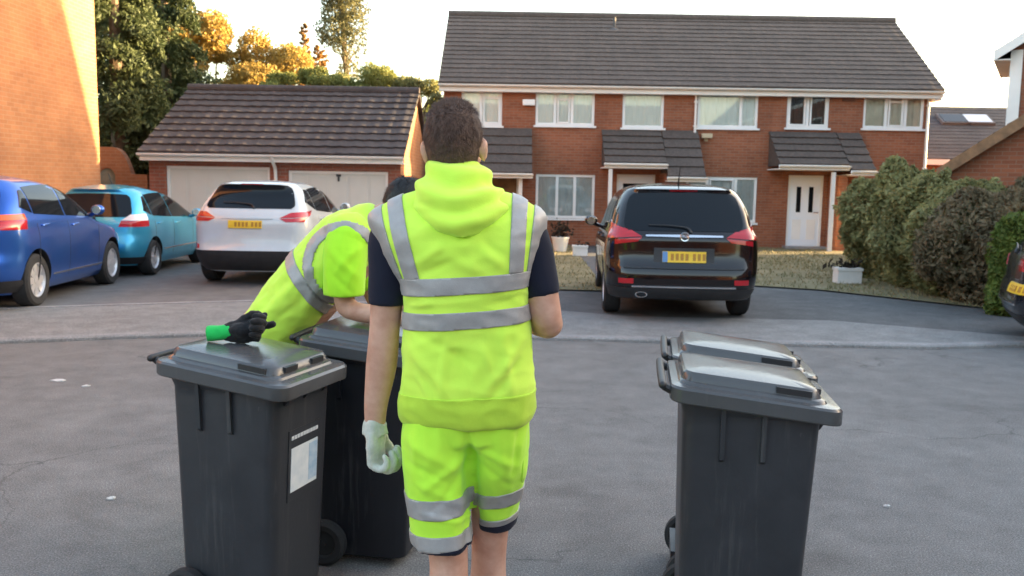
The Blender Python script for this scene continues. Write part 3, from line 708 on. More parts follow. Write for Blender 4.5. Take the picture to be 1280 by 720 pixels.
def broad_tree(name, label, base, h, cr, cz, n, s, leafmat, g, bark='bark', nb=7, group='trees behind the garage', cat='tree', clump=None, gap=0.55):
    t = empty(name, base, 0, label, cat, group); bx, by, bz = base
    b = MB(); top = V((bx+g.uniform(-.2, .2), by, bz+cz)); b.tube([base, (bx+g.uniform(-.1, .1), by, bz+cz*.5), top], [h*.022, h*.016, h*.008], 10)
    cl = []
    for i in range(nb):
        a = i/nb*6.283+g.uniform(-.4, .4); el = g.uniform(-.5, 1.0); r = g.uniform(.45, .9)
        e = V((bx+math.cos(a)*cr*r, by+math.sin(a)*cr*r, bz+cz+el*(h-cz)*.75)); st = V((bx, by, bz+cz*g.uniform(.55, .95)))
        b.tube([st, (st+e)/2+V((0, 0, .15)), e], [h*.008, h*.006, h*.003], 6)
        k = g.uniform(.3, gap)*cr; cl.append((e, k, k, k*g.uniform(.6, .95)))
    cl.append((V((bx, by, bz+h-cr*.35)), cr*.4, cr*.4, cr*.45))
    b.build('trunk', M[bark], t, smooth=True)
    b = MB(); clumps(b, cl, n, s, g); b.build('crown', M[leafmat], t, fix=False)
    return t
def conifer(name, label, base, h, r, n, s, leafmat, g, bark='bark', group='trees behind the garage', droop=.35, z0=.05, power=.8):
    t = empty(name, base, 0, label, 'tree', group); bx, by, bz = base
    b = MB(); b.tube([base, (bx, by, bz+h*.5), (bx, by, bz+h)], [h*.022, h*.014, .01], 8)
    lv = MB(); nb = int(34+h*6)
    for i in range(nb):
        f = (i+g.random())/nb; z = h*(z0+(1-z0)*f); L = r*(1-f)**power*g.uniform(.6, 1.15)+.08; a = g.uniform(0, 6.283)
        d = V((math.cos(a), math.sin(a), 0)); st = V((bx, by, bz+z))
        if i % 4 == 0: b.tube([st, st+d*L*.6+V((0, 0, -L*droop*.3)), st+d*L*.9+V((0, 0, -L*droop))], [.03, .02, .006], 5)
        for _ in range(int(n/nb)):
            q = g.uniform(.12, 1)**.7; side = V((-d.y, d.x, 0))*g.gauss(0, .16)*L
            leaf(lv, st+d*L*q+side+V((0, 0, -L*droop*q*q+g.gauss(0, .10)*L-.0)), s*g.uniform(.6, 1.3), g, 0, 2.0)
    b.build('trunk', M[bark], t, smooth=True); lv.build('crown', M[leafmat], t, fix=False)
    return t
g = random.Random(21)
def at(px, Y): return P(px, 230, Y).x
conifer('conifer_tree', 'tall dark conifer rising beside the left brick wall', (at(150, 23.5), 23.5, 0), 10.5, 1.7, 42000, .045, 'conifer', g, power=.5)
conifer('conifer_tree', 'tall dark conifer nearest the garage roof, sunlit at its top', (at(212, 25.5), 25.5, 0), 9.6, 2.0, 42000, .045, 'conifer', g, power=.55)
conifer('conifer_tree', 'dark conifer furthest back, seen between the brick wall and the other conifers', (at(178, 28), 28, 0), 12, 2.2, 24000, .06, 'conifer', g, power=.6)
broad_tree('broadleaf_tree', 'golden sunlit tree just right of the dark conifers', (at(270, 32), 32, 0), 7.5, 1.75, 5.0, 20000, .045, 'goldleaf', g, 'barkgold')
broad_tree('broadleaf_tree', 'golden sunlit tree above the middle of the left garage roof', (at(322, 33), 33, 0), 7.0, 1.7, 4.8, 19000, .045, 'goldleaf', g, 'barkgold')
broad_tree('broadleaf_tree', 'small round headed tree with a thin stem beside the golden trees', (at(352, 34), 34, 0), 6.5, .45, 6.05, 2200, .033, 'paleleaf', g, 'barkgold', 5)
conifer('columnar_tree', 'narrow rust coloured tree with a pointed tip', (at(382, 36), 36, 0), 7.9, .42, 6000, .035, 'rustleaf', g, 'barkgold', droop=-.3, power=.5, z0=.3)
conifer('columnar_tree', 'shorter rust coloured tree right of the pointed one', (at(401, 37), 37, 0), 7.2, .5, 6000, .035, 'rustleaf', g, 'barkgold', droop=-.3, power=.3, z0=.3)
# tall sparse tree
base = (at(432, 35), 35, 0); t = empty('sparse_tree', base, 0, 'tall sparse tree with see through crown rising out of the picture', 'tree', 'trees behind the garage')
b = MB(); x, y, z = base; b.tube([base, (x+.1, y, 5), (x-.1, y, 8), (x+.05, y, 11)], [.16, .12, .08, .03], 8); cl = []
for px, py, r in ((418, 38, .62), (440, 30, .55), (428, 8, .6), (448, 48, .32), (410, 48, .35), (430, 60, .38), (452, 62, .25), (436, 90, .42), (415, 18, .4), (446, 12, .45), (425, -12, .7), (440, 76, .28)):
    e = P(px, py, 35+g.uniform(-.5, .5)); b.tube([(x, y, max(4.5, e.z-1.0)), (e+V((x, y, e.z)))/2-V((0, 0, .2)), e], [.035, .025, .01], 6); cl.append((e, r, r, r*.8))
b.build('trunk', M['bark'], t, smooth=True); b = MB(); clumps(b, cl, 6500, .042, g, 1.25); M['sparseleaf'] = leafm('sparse_tree_leaf', (0.20, 0.19, 0.09), (0.09, 0.095, 0.05)); b.build('crown', M['sparseleaf'], t, fix=False)
for px, py, r, Y, lm, lb in ((400, 92, .75, 29, 'greenleaf', 'dark green bush top showing over the middle of the garage ridge'), (462, 92, .95, 30, 'greenleaf', 'rounded green bush behind the right half of the garage ridge'), (520, 107, .8, 30, 'paleleaf', 'low yellow green bush at the right end of the garage ridge'), (430, 97, .6, 31, 'paleleaf', 'pale green bush between two darker bushes behind the garage'), (492, 101, .6, 31, 'paleleaf', 'small pale bush right of the rounded green bush'), (345, 98, .8, 30, 'greenleaf', 'green bush below the golden tree behind the garage')):
    p = P(px, py+9, Y); broad_tree('bush', lb, (p.x, Y, 0), p.z+r*.55, r, p.z-.2, 5000, .035, lm, g, 'bark', 6, 'bushes behind the garage', 'bush')
broad_tree('broadleaf_tree', 'shaded leafy tree seen in the gap between garage and terrace', (at(545, 34), 34, 0), 4.9, 1.0, 3.9, 2500, .07, 'greenleaf', g)

# hedge: three grown-together shrubs along the drive
def hedge(name, label, foot, hs_, n, s, leafmat, g, group=None, twig=True):
    c0 = sum((V(f) for f in foot), V((0, 0)))/len(foot)
    t = empty(name, (c0.x, c0.y, .04), 0, label, 'hedge' if name == 'hedge' else 'bush', group)
    b = MB(); lv = MB()
    for (x, y, r), h in zip(foot_r[id(foot)] if id(foot) in foot_r else [(f[0], f[1], .7) for f in foot], hs_):
        for k in range(5):
            a = g.uniform(0, 6.28); e = V((x+math.cos(a)*r*.7, y+math.sin(a)*r*.7, h*g.uniform(.6, .95))); b.tube([(x+g.uniform(-.1, .1), y+g.uniform(-.1, .1), .03), (x, y, h*.3), e], [.03, .02, .008], 6)
        for _ in range(n):
            z = h*g.random()**.8; prof = (0.62+.46*math.sin(min(1, z/h*1.15)*math.pi*.85))*(1 if z < h*.8 else math.sqrt(max(0.02, 1-((z-h*.8)/(h*.22))**2)))
            a = g.uniform(0, 6.283); q = g.uniform(.55, 1.0)**.5; d = V((math.cos(a), math.sin(a), 0))
            bmp = 1+.55*noise.noise(V((x+d.x*r, y+d.y*r, z))*1.5)+.28*noise.noise(V((x+d.x*r, y+d.y*r, z))*3.6)
            p = V((x, y, .04+z))+d*r*prof*q*bmp; p.z *= 1+.22*noise.noise(V((p.x*1.9, p.y*1.9, 3)))
            leaf(lv, p, s*g.uniform(.6, 1.4), g)
    b.build('stem', M['bark'], t, smooth=True); lv.build('foliage', M[leafmat], t, fix=False)
    return t
foot_r = {}
f1 = [(6.95, 16.4), (7.0, 15.5)]; f2 = [(6.95, 14.5), (7.0, 13.6)]; f3 = [(6.95, 12.9), (7.3, 12.3), (8.1, 13.2)]
hedge('hedge', 'tall green hedge nearest the white front door, right of the lawn', f1, [1.9, 2.0], 12000, .032, 'hedgeleaf', g, 'hedges along the drive')
hedge('hedge', 'olive green middle hedge between the door side hedge and the brown hedge', f2, [1.85, 1.75], 12000, .032, 'hedgeleaf', g, 'hedges along the drive')
hedge('hedge', 'brownish twiggy hedge nearest the road, behind the small round bush', f3, [1.65, 1.55, 1.9], 9500, .03, 'hedgebrown', g, 'hedges along the drive')
p = G(1250, 393, .04); foot_r[id((fb := [(p.x, p.y)]))] = [(p.x+.05, p.y, .27)]
hedge('shrub', 'small bright green rounded bush beside the dark car at the right edge', fb, [1.05], 4200, .028, 'boxleaf', g)
p = G(1274, 350, .04); foot_r[id((fb2 := [(p.x, p.y)]))] = [(6.75, 11.75, .36)]
hedge('shrub', 'bright green bush at the right edge behind the small rounded one', fb2, [1.3], 3500, .03, 'boxleaf', g)

# planters
M['pot'] = mat('white_pot', (.72, .70, .66), .6, var=.08, vs_=5); M['soilp'] = mat('potting_soil', (.04, .03, .02), .95); M['darkleaf'] = leafm('dark_plant', (.05, .035, .025), (.02, .018, .012), 4)
def pot_plant(px, py, Y, w_, h, label, plant, square=False, leafy=.16):
    p = G(px, py, .06); p = V((at(px, Y), Y, .06)); t = empty('planter', p, 0, label, 'planter', 'white planters on the lawns')
    b = MB()
    if square: b.box(p.x-w_/2, p.x+w_/2, Y-w_*.3, Y+w_*.3, .06, .06+h); b.box(p.x-w_/2-.015, p.x+w_/2+.015, Y-w_*.3-.015, Y+w_*.3+.015, .06+h-.05, .06+h+.002)
    else: b.lathe([(w_*.36, 0), (w_*.5, h*.9), (w_*.54, h*.9), (w_*.54, h), (w_*.44, h), (w_*.40, h*.8)], Matrix.Translation(p), 20)
    b.build('pot', M['pot'], t, bevel=.006 if square else 0, smooth=not square)
    b = MB(); gg = random.Random(int(px))
    for _ in range(plant): leaf(b, p+V((gg.gauss(0, w_*.28), gg.gauss(0, w_*.16), h+abs(gg.gauss(0, leafy)))), gg.uniform(.02, .05), gg)
    b.build('foliage', M['darkleaf'], t, fix=False)
pot_plant(702, 312, 21.8, .42, .36, 'white pot with a dark leafy plant by the house wall', 160)
pot_plant(727, 318, 20.5, .34, .24, 'low white pot standing alone between the lawn plant and black car', 14, True, .03)
pot_plant(1066, 343, 15.3, .42, .27, 'square white planter with small dark plant on the lawn before the hedge', 60, True, .06)
# ================================================================== CARS
class Shape:
    def __init__(s, L, rear, front, hw, rrx, rry, frx, fry, bow, roofz, crown):
        s.L = L; s.yr = pchip(rear); s.yf = pchip([(z, L-d) for z, d in front]); s.hw = pchip(hw)
        s.rrx = pchip(rrx); s.rry = pchip(rry); s.frx = frx; s.fry = fry; s.bow = bow; s.roofz = roofz; s.crown = crown
    def par(s, z):
        w = s.hw(z); yr, yf = s.yr(z), s.yf(z); m = (yf-yr)*.45
        return w, yr, yf, min(s.rrx(z), w*.9), min(s.rry(z), m), min(s.frx, w*.9), min(s.fry, m)
    def ring(s, z):
        w, yr, yf, rx, ry, fx, fy = s.par(z); a = w-rx; c = w-fx; P_ = []
        NR, NA, NS = 12, 8, 22
        bow = lambda x: s.bow*(x/w)**2
        def arc(t): return t/NA*math.pi/2
        for i in range(NR+1): x = -a+2*a*i/NR; P_.append((x, yr+bow(x)))
        for i in range(1, NA+1): t = arc(i); P_.append((a+rx*math.sin(t), yr+bow(a)+(s.bow-bow(a))*math.sin(t)+ry*(1-math.cos(t))))
        y0 = yr+s.bow+ry; y1 = yf-fy-s.bow
        for i in range(1, NS): P_.append((w, y0+(y1-y0)*i/NS))
        P_.append((w, y1))
        for i in range(1, NA+1): t = math.pi/2-arc(i); P_.append((c+fx*math.sin(t), yf-bow(c)-(s.bow-bow(c))*math.sin(t)-fy*(1-math.cos(t))))
        for i in range(1, NR+1): x = c-2*c*i/NR; P_.append((x, yf-bow(x)))
        for i in range(1, NA+1): t = arc(i); P_.append((-c-fx*math.sin(t), yf-bow(c)-(s.bow-bow(c))*math.sin(t)-fy*(1-math.cos(t))))
        for i in range(1, NS): P_.append((-w, y1+(y0-y1)*i/NS))
        P_.append((-w, y0))
        for i in range(1, NA): t = math.pi/2-arc(i); P_.append((-a-rx*math.sin(t), yr+bow(a)+(s.bow-bow(a))*math.sin(t)+ry*(1-math.cos(t))))
        return [V((x, y, z)) for x, y in P_]
    def rear(s, x, z, off=0):
        w, yr, yf, rx, ry, fx, fy = s.par(z); a = w-rx; sg = 1 if x >= 0 else -1; ax = min(abs(x), w-.002)
        if ax <= a: return V((x, yr+s.bow*(ax/w)**2-off, z))
        t = (ax-a)/rx; st = t; ct = math.sqrt(max(0, 1-t*t)); b0 = s.bow*(a/w)**2
        return V((sg*(ax+off*st*.8), yr+b0+(s.bow-b0)*st+ry*(1-ct)-off*ct, z))
    def wrap(s, u, z, side, off=0):
        """u metres round the rear corner from the centre line"""
        w, yr, yf, rx, ry, fx, fy = s.par(z); a = w-rx; la = math.pi/2*math.sqrt((rx*rx+ry*ry)/2)
        if u <= a: p = V((u, yr+s.bow*(u/w)**2-off, z))
        elif u <= a+la:
            t = (u-a)/la*math.pi/2; b0 = s.bow*(a/w)**2
            p = V((a+rx*math.sin(t)+off*math.sin(t), yr+b0+(s.bow-b0)*math.sin(t)+ry*(1-math.cos(t))-off*math.cos(t), z))
        else: p = V((w+off, yr+s.bow+ry+u-a-la, z))
        p.x *= side; return p
    def side(s, y, z, side, off=0):
        w, yr, yf, rx, ry, fx, fy = s.par(z); y0 = yr+s.bow+ry; y1 = yf-s.bow-fy; x = w
        if y < y0: t = min(1, (y0-y)/(ry+s.bow)); x = w-rx*(1-math.sqrt(max(0, 1-t*t)))
        elif y > y1: t = min(1, (y-y1)/(fy+s.bow)); x = w-fx*(1-math.sqrt(max(0, 1-t*t)))
        return V((side*(x+off), y, z))
    def front(s, x, z, off=0):
        w, yr, yf, rx, ry, fx, fy = s.par(z); c = w-fx; ax = min(abs(x), w-.002); sg = 1 if x >= 0 else -1
        if ax <= c: return V((x, yf-s.bow*(ax/w)**2+off, z))
        t = (ax-c)/fx; ct = math.sqrt(max(0, 1-t*t)); b0 = s.bow*(c/w)**2
        return V((sg*ax, yf-b0-(s.bow-b0)*t-fy*(1-ct)+off, z))
def patch(mb, fn, nu=14, nv=6, th=.012):
    """fn(u,v,off) surface patch standing proud of the body with its own edge"""
    pts = [[fn(i/nu, j/nv, .006) for i in range(nu+1)] for j in range(nv+1)]
    o = len(mb.v); mb.grid(lambda u, v: pts[int(round(v*nv))][int(round(u*nu))], nu, nv)
    edge = [(i, 0) for i in range(nu+1)]+[(nu, j) for j in range(1, nv+1)]+[(i, nv) for i in range(nu-1, -1, -1)]+[(0, j) for j in range(nv-1, 0, -1)]
    a = [pts[j][i] for i, j in edge]; b_ = [fn(i/nu, j/nv, -th) for i, j in edge]
    n = len(a); mb.add(a+b_, [(k, (k+1) % n, n+(k+1) % n, n+k) for k in range(n)])
def rounded(cu, cv):
    """returns u shrink at v for rounded ends"""
    def f(u, v):
        e = 0
        if v < cv: e = cu*(1-math.sqrt(max(0, 1-((cv-v)/cv)**2)))
        elif v > 1-cv: e = cu*(1-math.sqrt(max(0, 1-((v-1+cv)/cv)**2)))
        return e+(1-2*e)*u, v
    return f
def lerp(a, b, t): return a+(b-a)*t
def quadfn(c):   # bilinear of four (a,b) corners: 00,10,11,01
    return lambda u, v: tuple(lerp(lerp(c[0][k], c[1][k], u), lerp(c[3][k], c[2][k], u), v) for k in (0, 1))
def curved(c, tp=0):   # as quadfn, upper edge arched
    q = quadfn(c)
    def f(u, v):
        a, b = q(u, v); return a, b+tp*v*(1-(2*u-1)**2)
    return f
def make_car(name, label, loc, heading, sh, paint_m, spec):
    t = empty(name, loc, heading, label, 'car', spec.get('group', 'cars parked in the close'))
    zs = spec['zs']; rg = [sh.ring(z) for z in zs]
    top = rg[-1]; c = sum(top, V((0, 0, 0)))/len(top); zt = zs[-1]
    b = MB()
    for k in (.93, .8, .6, .35, .12):
        rg.append([V((c.x+(p.x-c.x)*k, c.y+(p.y-c.y)*k, zt+sh.crown*(1-k**2.2))) for p in top])
    b.rings(rg)
    body = b.build('body', paint_m, t, local=True)
    # wheel arches
    cut = MB(); ax = spec['axles']; wr = spec['wr']; hw = sh.hw(.6)
    for y in ax:
        for s in (-1, 1): cut.cyl((s*(hw-.27), y, wr+.01), (s*(hw+.2), y, wr+.01), wr+.055, n=36)
    cm = bpy.data.materials['black_plastic']
    co = cut.build('cutter', M['blackplastic'])
    body.data.materials.append(cm)
    m = body.modifiers.new('b', 'BOOLEAN'); m.operation = 'DIFFERENCE'; m.object = co; m.solver = 'EXACT'
    co.matrix_world = Matrix.Translation(loc) @ Matrix.Rotation(heading, 4, 'Z')
    try: m.material_mode = 'TRANSFER'
    except Exception: pass
    baked(body, [])
    bpy.data.objects.remove(co)
    body.data.polygons.foreach_set('use_smooth', [True]*len(body.data.polygons))
    body.data.set_sharp_from_angle(angle=R(38))
    # wheels
    tyre_prof = [(wr*.66, -.105), (wr*.9, -.11), (wr*.985, -.085), (wr, -.045), (wr, .045), (wr*.985, .085), (wr*.9, .11), (wr*.66, .105), (wr*.66, .02), (wr*.66, -.02)]
    wn = None
    for y in ax:
        for s in (-1, 1):
            mt = Matrix.Translation((s*(hw-.115), y, wr)) @ Matrix.Rotation(s*math.pi/2, 4, 'Y')
            if wn is None or True:
                b = MB(); b.lathe(tyre_prof+[tyre_prof[0]], mt, 36); wh = b.build('wheel', M['rubber'], t, local=True, smooth=True)
                b = MB(); b.mi = 1; b.lathe([(wr*.60, -.0), (wr*.60, .01), (.01, .012)], mt, 36); b.mi = 0; b.lathe([(wr*.67, -.09), (wr*.67, .095), (wr*.62, .10), (wr*.58, .07), (wr*.575, -.02), (wr*.565, -.02), (wr*.57, .06)], mt, 36)
                b.lathe([(wr*.17, .03), (wr*.16, .085), (.012, .09)], mt, 16); ns = spec.get('spokes', 7)
                for k in range(ns):
                    a = k/ns*2*math.pi; rm = mt @ Matrix.Rotation(a, 4, 'Z')
                    p = [(wr*.1, -.034), (wr*.6, -.042), (wr*.6, .042), (wr*.1, .034)]
                    b.rings([[rm @ V((x, w_, h)) for x, w_ in p] for h in (.03, .078)])
                b.build('rim', [M['alloy'], M['rimdark']], wh, local=True)
    def rearq(c, tp=0, cu=.04, cv=.25): 
        q = curved(c, tp); r_ = rounded(cu, cv); return lambda u, v, o: sh.rear(*q(*r_(u, v)), o)
    def sideq(c, s, tp=0): q = curved(c, tp); return lambda u, v, o: sh.side(*q(u, v), s, o)
    def wrapq(c, s): q = quadfn(c); return lambda u, v, o: sh.wrap(*q(u, v), s, o)
    def part(nm, m, fns, par=t, sm=True, **k):
        b = MB()
        for f in fns: patch(b, f, **k)
        return b.build(nm, m, par, local=True, smooth=sm)
    rw = spec['rear_window']; part('rear_window', M['carglass'], [rearq(rw, spec.get('rw_arch', .03), .05, .3)], nu=24, nv=10)
    for s in (-1, 1):
        for w_ in spec['side_windows']: part('side_window', M['carglass'], [sideq(w_, s, .012)], nu=12, nv=6)
        for l, mm in spec['tail']: part('tail_light', M[mm], [wrapq(l, s)], nu=16, nv=6, th=.02)
        for y in spec['seams']:
            part('door_seam', M['blackplastic'], [lambda u, v, o, y=y, s=s: sh.side(y+(u-.5)*.008+.03*math.sin(v*3), .32+v*(spec['belt']-.32), s, o-.0045)], nu=1, nv=14)
        for y, z in spec['handles']:
            b = MB(); p = sh.side(y, z, s, .022); q = sh.side(y+.17, z+.01, s, .022)
            b.tube([sh.side(y-.005, z, s, -.01), p, (p+q)/2, q, sh.side(y+.175, z+.01, s, -.01)], [.013]*5, 8); b.build('door_handle', paint_m, t, local=True, smooth=True)
        # door mirror
        y, z = spec['mirror']; p = sh.side(y, z, s, .0); b = MB(); b.tube([p+V((-s*.03, .02, -.03)), p+V((s*.05, .01, -.02)), p+V((s*.10, 0, .01))], [.03, .03, .035], 8)
        b.ell(p+V((s*.15, 0, .05)), .10, .065, .075, 14, 10); mo = b.build('door_mirror', paint_m, t, local=True, smooth=True)
        b = MB(); mt = Matrix.Translation(p+V((s*.15, -.052, .05))) @ Matrix.Rotation(math.pi/2, 4, 'X'); b.lathe([(.001, .012), (.06, .012), (.064, .0), (.06, -.01)], mt, 16); b.build('mirror_glass', M['chrome'], mo, local=True, smooth=True)
        for l in spec.get('reflectors', []): part('reflector', M['redlens'], [wrapq(l, s)], nu=8, nv=3)
        part('headlight', M['clearlens'], [lambda u, v, o, s=s: sh.front(s*(.45+u*(sh.hw(.7)-.5)), .64+v*.15, o)], nu=10, nv=4)
    fw = spec['windscreen']; part('windscreen', M['carglass'], [lambda u, v, o: sh.front(*quadfn(fw)(u, v), o)], nu=14, nv=8)
    pz0, pz1, px = spec['plate']; pl = part('number_plate', M['plate'], [lambda u, v, o: sh.rear(-.26+.52*u+px, pz0+(pz1-pz0)*v, o+.012)], sm=False, nu=4, nv=2, th=.03)
    if spec.get('blue_band'):
        b = MB(); patch(b, lambda u, v, o: sh.rear(-.259+.06*u+px, pz0+.003+(pz1-pz0-.006)*v, o+.0145), nu=1, nv=1, th=.001); b.build('blue_band', M['plateblue'], pl, local=True)
    b = MB(); rr = random.Random(3)
    for i in range(7):
        x = -.16+i*.058+(.03 if i > 3 else 0)+px
        patch(b, lambda u, v, o: sh.rear(x+.036*u, pz0+.025+(pz1-pz0-.05)*v, o+.0145), nu=1, nv=1, th=.001)
    b.build('plate_lettering', M['plateink'], pl, local=True)
    for nm, mm, fn, nu, nv, th in spec.get('extra', []):
        for f in (fn if isinstance(fn, list) else [fn]): part(nm, M[mm], [(lambda f: lambda u, v, o: f(sh, u, v, o))(f)], nu=nu, nv=nv, th=th)
    for fn in spec.get('post', []): fn(t, sh)
    return t
def wiper(z0, x0=.08, x1=-.42):
    def f(t, sh):
        b = MB(); b.tube([sh.rear(x0, z0-.03, .02), sh.rear(x0-.05, z0+.02, .03), sh.rear((x0+x1)/2, z0+.045, .03), sh.rear(x1, z0+.05, .028)], [.016, .012, .009, .006], 6); b.build('wiper', M['blackplastic'], t, local=True, smooth=True)
    return f
def badge_bar(z, hwid, ring=True):
    def f(t, sh):
        b = MB(); patch(b, lambda u, v, o: sh.rear(-hwid+2*hwid*u, z-.014*(1-abs(2*u-1)*.35)+.03*v*(1-abs(2*u-1)*.35), o+.012), nu=20, nv=2, th=.02)
        o = b.build('chrome_bar', M['chrome'], t, local=True, smooth=True)
        p = sh.rear(0, z-.008, .02); mt = Matrix.Translation(p) @ Matrix.Rotation(math.pi/2, 4, 'X'); b = MB()
        if ring:
            b.lathe([(.058, -.012), (.058, .012), (.053, .02), (.043, .018), (.043, -.012)], mt, 28)
            b.tube([p+V((-.05, -.012, .01)), p+V((-.005, -.016, .012)), p+V((.005, -.016, -.012)), p+V((.05, -.012, -.01))], [.006]*4, 6)   # lightning shaped stroke across the ring
        b.build('badge', M['chrome'], o, local=True, smooth=True)
    return f
def roof_rails(y0, y1, x, z):
    def f(t, sh):
        for s in (-1, 1):
            b = MB(); b.tube([(s*x, y0, z-.06), (s*x, y0+.12, z), (s*(x+.0), (y0+y1)/2, z+.012), (s*x, y1-.15, z), (s*x, y1, z-.06)], [.018]*5, 8); b.build('roof_rail', M['chrome'], t, local=True, smooth=True)
    return f
def aerial(y, z):
    def f(t, sh):
        b = MB(); b.tube([(0, y, z-.02), (0, y-.05, z+.07), (0, y-.14, z+.2)], [.014, .008, .004], 6); b.build('aerial', M['blackplastic'], t, local=True)
    return f
def mk_zs(H): return [.19, .22, .27, .33, .40, .45, .5, .56, .62, .68, .74, .80, .86, .90, .94, .97, 1.0, 1.03, 1.06, 1.1, 1.15, 1.2, 1.27, 1.34]+[z for z in (1.40, 1.45, 1.49, 1.52, 1.55, 1.575, 1.6, 1.62, 1.635) if z < H-.03]
# --- black people carrier
H = 1.69
sh = Shape(4.62, [(.19, .22), (.30, .09), (.40, .02), (.5, 0), (.66, .02), (.70, .06), (.85, .09), (1.0, .10), (1.06, .13), (1.12, .19), (1.5, .38), (1.56, .40), (1.60, .36), (1.64, .55)],
           [(.19, .2), (.4, .02), (.6, .05), (.8, .25), (.92, .75), (1.0, 1.0), (1.06, 1.15), (1.3, 1.55), (1.5, 1.95), (1.6, 2.3), (1.64, 2.6)],
           [(.19, .80), (.27, .87), (.45, .915), (.8, .94), (1.02, .915), (1.08, .885), (1.35, .815), (1.5, .75), (1.58, .69), (1.64, .57)],
           [(.19, .3), (.8, .22), (1.05, .16), (1.3, .12), (1.6, .2)], [(.19, .4), (.8, .30), (1.05, .25), (1.3, .22), (1.64, .3)], .35, .5, .07, 1.64, .045)
M['blackpaint'] = paint('black_cherry_paint', (.007, .004, .005), .0, .10, .3)
spec = dict(zs=[.27]+mk_zs(H)[3:-1]+[1.635], axles=(.93, 3.69), wr=.33, belt=1.02, spokes=7, group='cars parked on the drives',
    rear_window=((-.735, 1.10), (.735, 1.10), (.655, 1.545), (-.655, 1.545)), rw_arch=.015,
    side_windows=[((.62, 1.12), (1.12, 1.09), (1.12, 1.50), (.86, 1.50)), ((1.17, 1.09), (2.05, 1.06), (2.05, 1.54), (1.17, 1.51)), ((2.10, 1.06), (3.05, 1.05), (2.62, 1.5), (2.10, 1.54))],
    tail=[(((.50, 1.03), (1.00, 1.0), (1.08, 1.22), (.62, 1.10)), 'redlens'), (((.56, .97), (.85, .93), (.85, .99), (.50, 1.02)), 'redlens')],
    reflectors=[((.60, .47), (.80, .47), (.80, .53), (.60, .53))], seams=(1.15, 2.08, 3.15), handles=((1.25, .97), (2.2, .95)), mirror=(2.9, 1.06),
    windscreen=((-.74, 1.08), (.74, 1.08), (.56, 1.5), (-.56, 1.5)), plate=(.73, .86, .0), blue_band=True,
    extra=[('bumper', 'blackplastic', lambda sh, u, v, o: sh.wrap(abs(2*u-1)*1.05, .285+.13*v, 1 if u > .5 else -1, o), 40, 4, .02),
           ('chrome_strip', 'chrome', lambda sh, u, v, o: sh.rear(-.62+1.24*u, .425+.018*v, o+.008), 24, 2, .02),
           ('bumper_crease', 'blackplastic', lambda sh, u, v, o: sh.rear(-.72+1.44*u, .655+.012*v, o), 24, 1, .01),
           ('plate_recess', 'blackplastic', lambda sh, u, v, o: sh.rear(-.36+.72*u, .70+.20*v, o-.003), 12, 3, .01),
           ('brake_light', 'redlens', lambda sh, u, v, o: sh.rear(-.17+.34*u, 1.572+.022*v, o+.004), 10, 1, .01)],
    post=[wiper(1.12), badge_bar(1.045, .46), aerial(.9, 1.68)])
def exhaust(x, z):
    def f(t, sh):
        p = sh.rear(x, z, 0); b = MB(); b.rings([[p+V((math.cos(a*.3927)*.075*k, d, math.sin(a*.3927)*.035*k)) for a in range(16)] for d, k in ((.10, 1), (-.035, 1), (-.035, .82), (.08, .8))]); b.build('exhaust_tip', M['chrome'], t, local=True, smooth=True)
    return f
spec['post'].append(exhaust(-.50, .335))
def place(px_l, px_r, Y): return ((px_l+px_r)/2-640)
xr = P(855, 300, 10.45).x
black_car = make_car('parked_car', 'black people carrier parked on the drive with its rear to the road', (xr+.02, 10.45, .045), R(-3.5), sh, M['blackpaint'], spec)
# --- white SUV
sh = Shape(4.40, [(.22, .2), (.35, .07), (.45, .02), (.56, .0), (.62, .04), (.8, .07), (.98, .08), (1.1, .13), (1.2, .22), (1.5, .44), (1.55, .42), (1.58, .40), (1.62, .65)],
           [(.2, .2), (.45, .02), (.7, .06), (.9, .3), (.97, .7), (1.03, 1.2), (1.3, 1.65), (1.5, 2.05), (1.58, 2.4), (1.62, 2.7)],
           [(.19, .80), (.3, .87), (.5, .905), (.85, .915), (1.05, .895), (1.15, .855), (1.4, .745), (1.5, .68), (1.57, .60), (1.62, .50)],
           [(.19, .3), (.8, .24), (1.1, .18), (1.3, .12), (1.62, .2)], [(.19, .45), (.8, .38), (1.1, .30), (1.3, .22), (1.62, .3)], .35, .5, .09, 1.62, .04)
M['whitepaint'] = paint('white_car_paint', (.56, .61, .64), 0.0, .25)
clad = lambda sh, u, v, o: sh.wrap(abs(2*u-1)*1.05, .235+.32*v, 1 if u > .5 else -1, o)
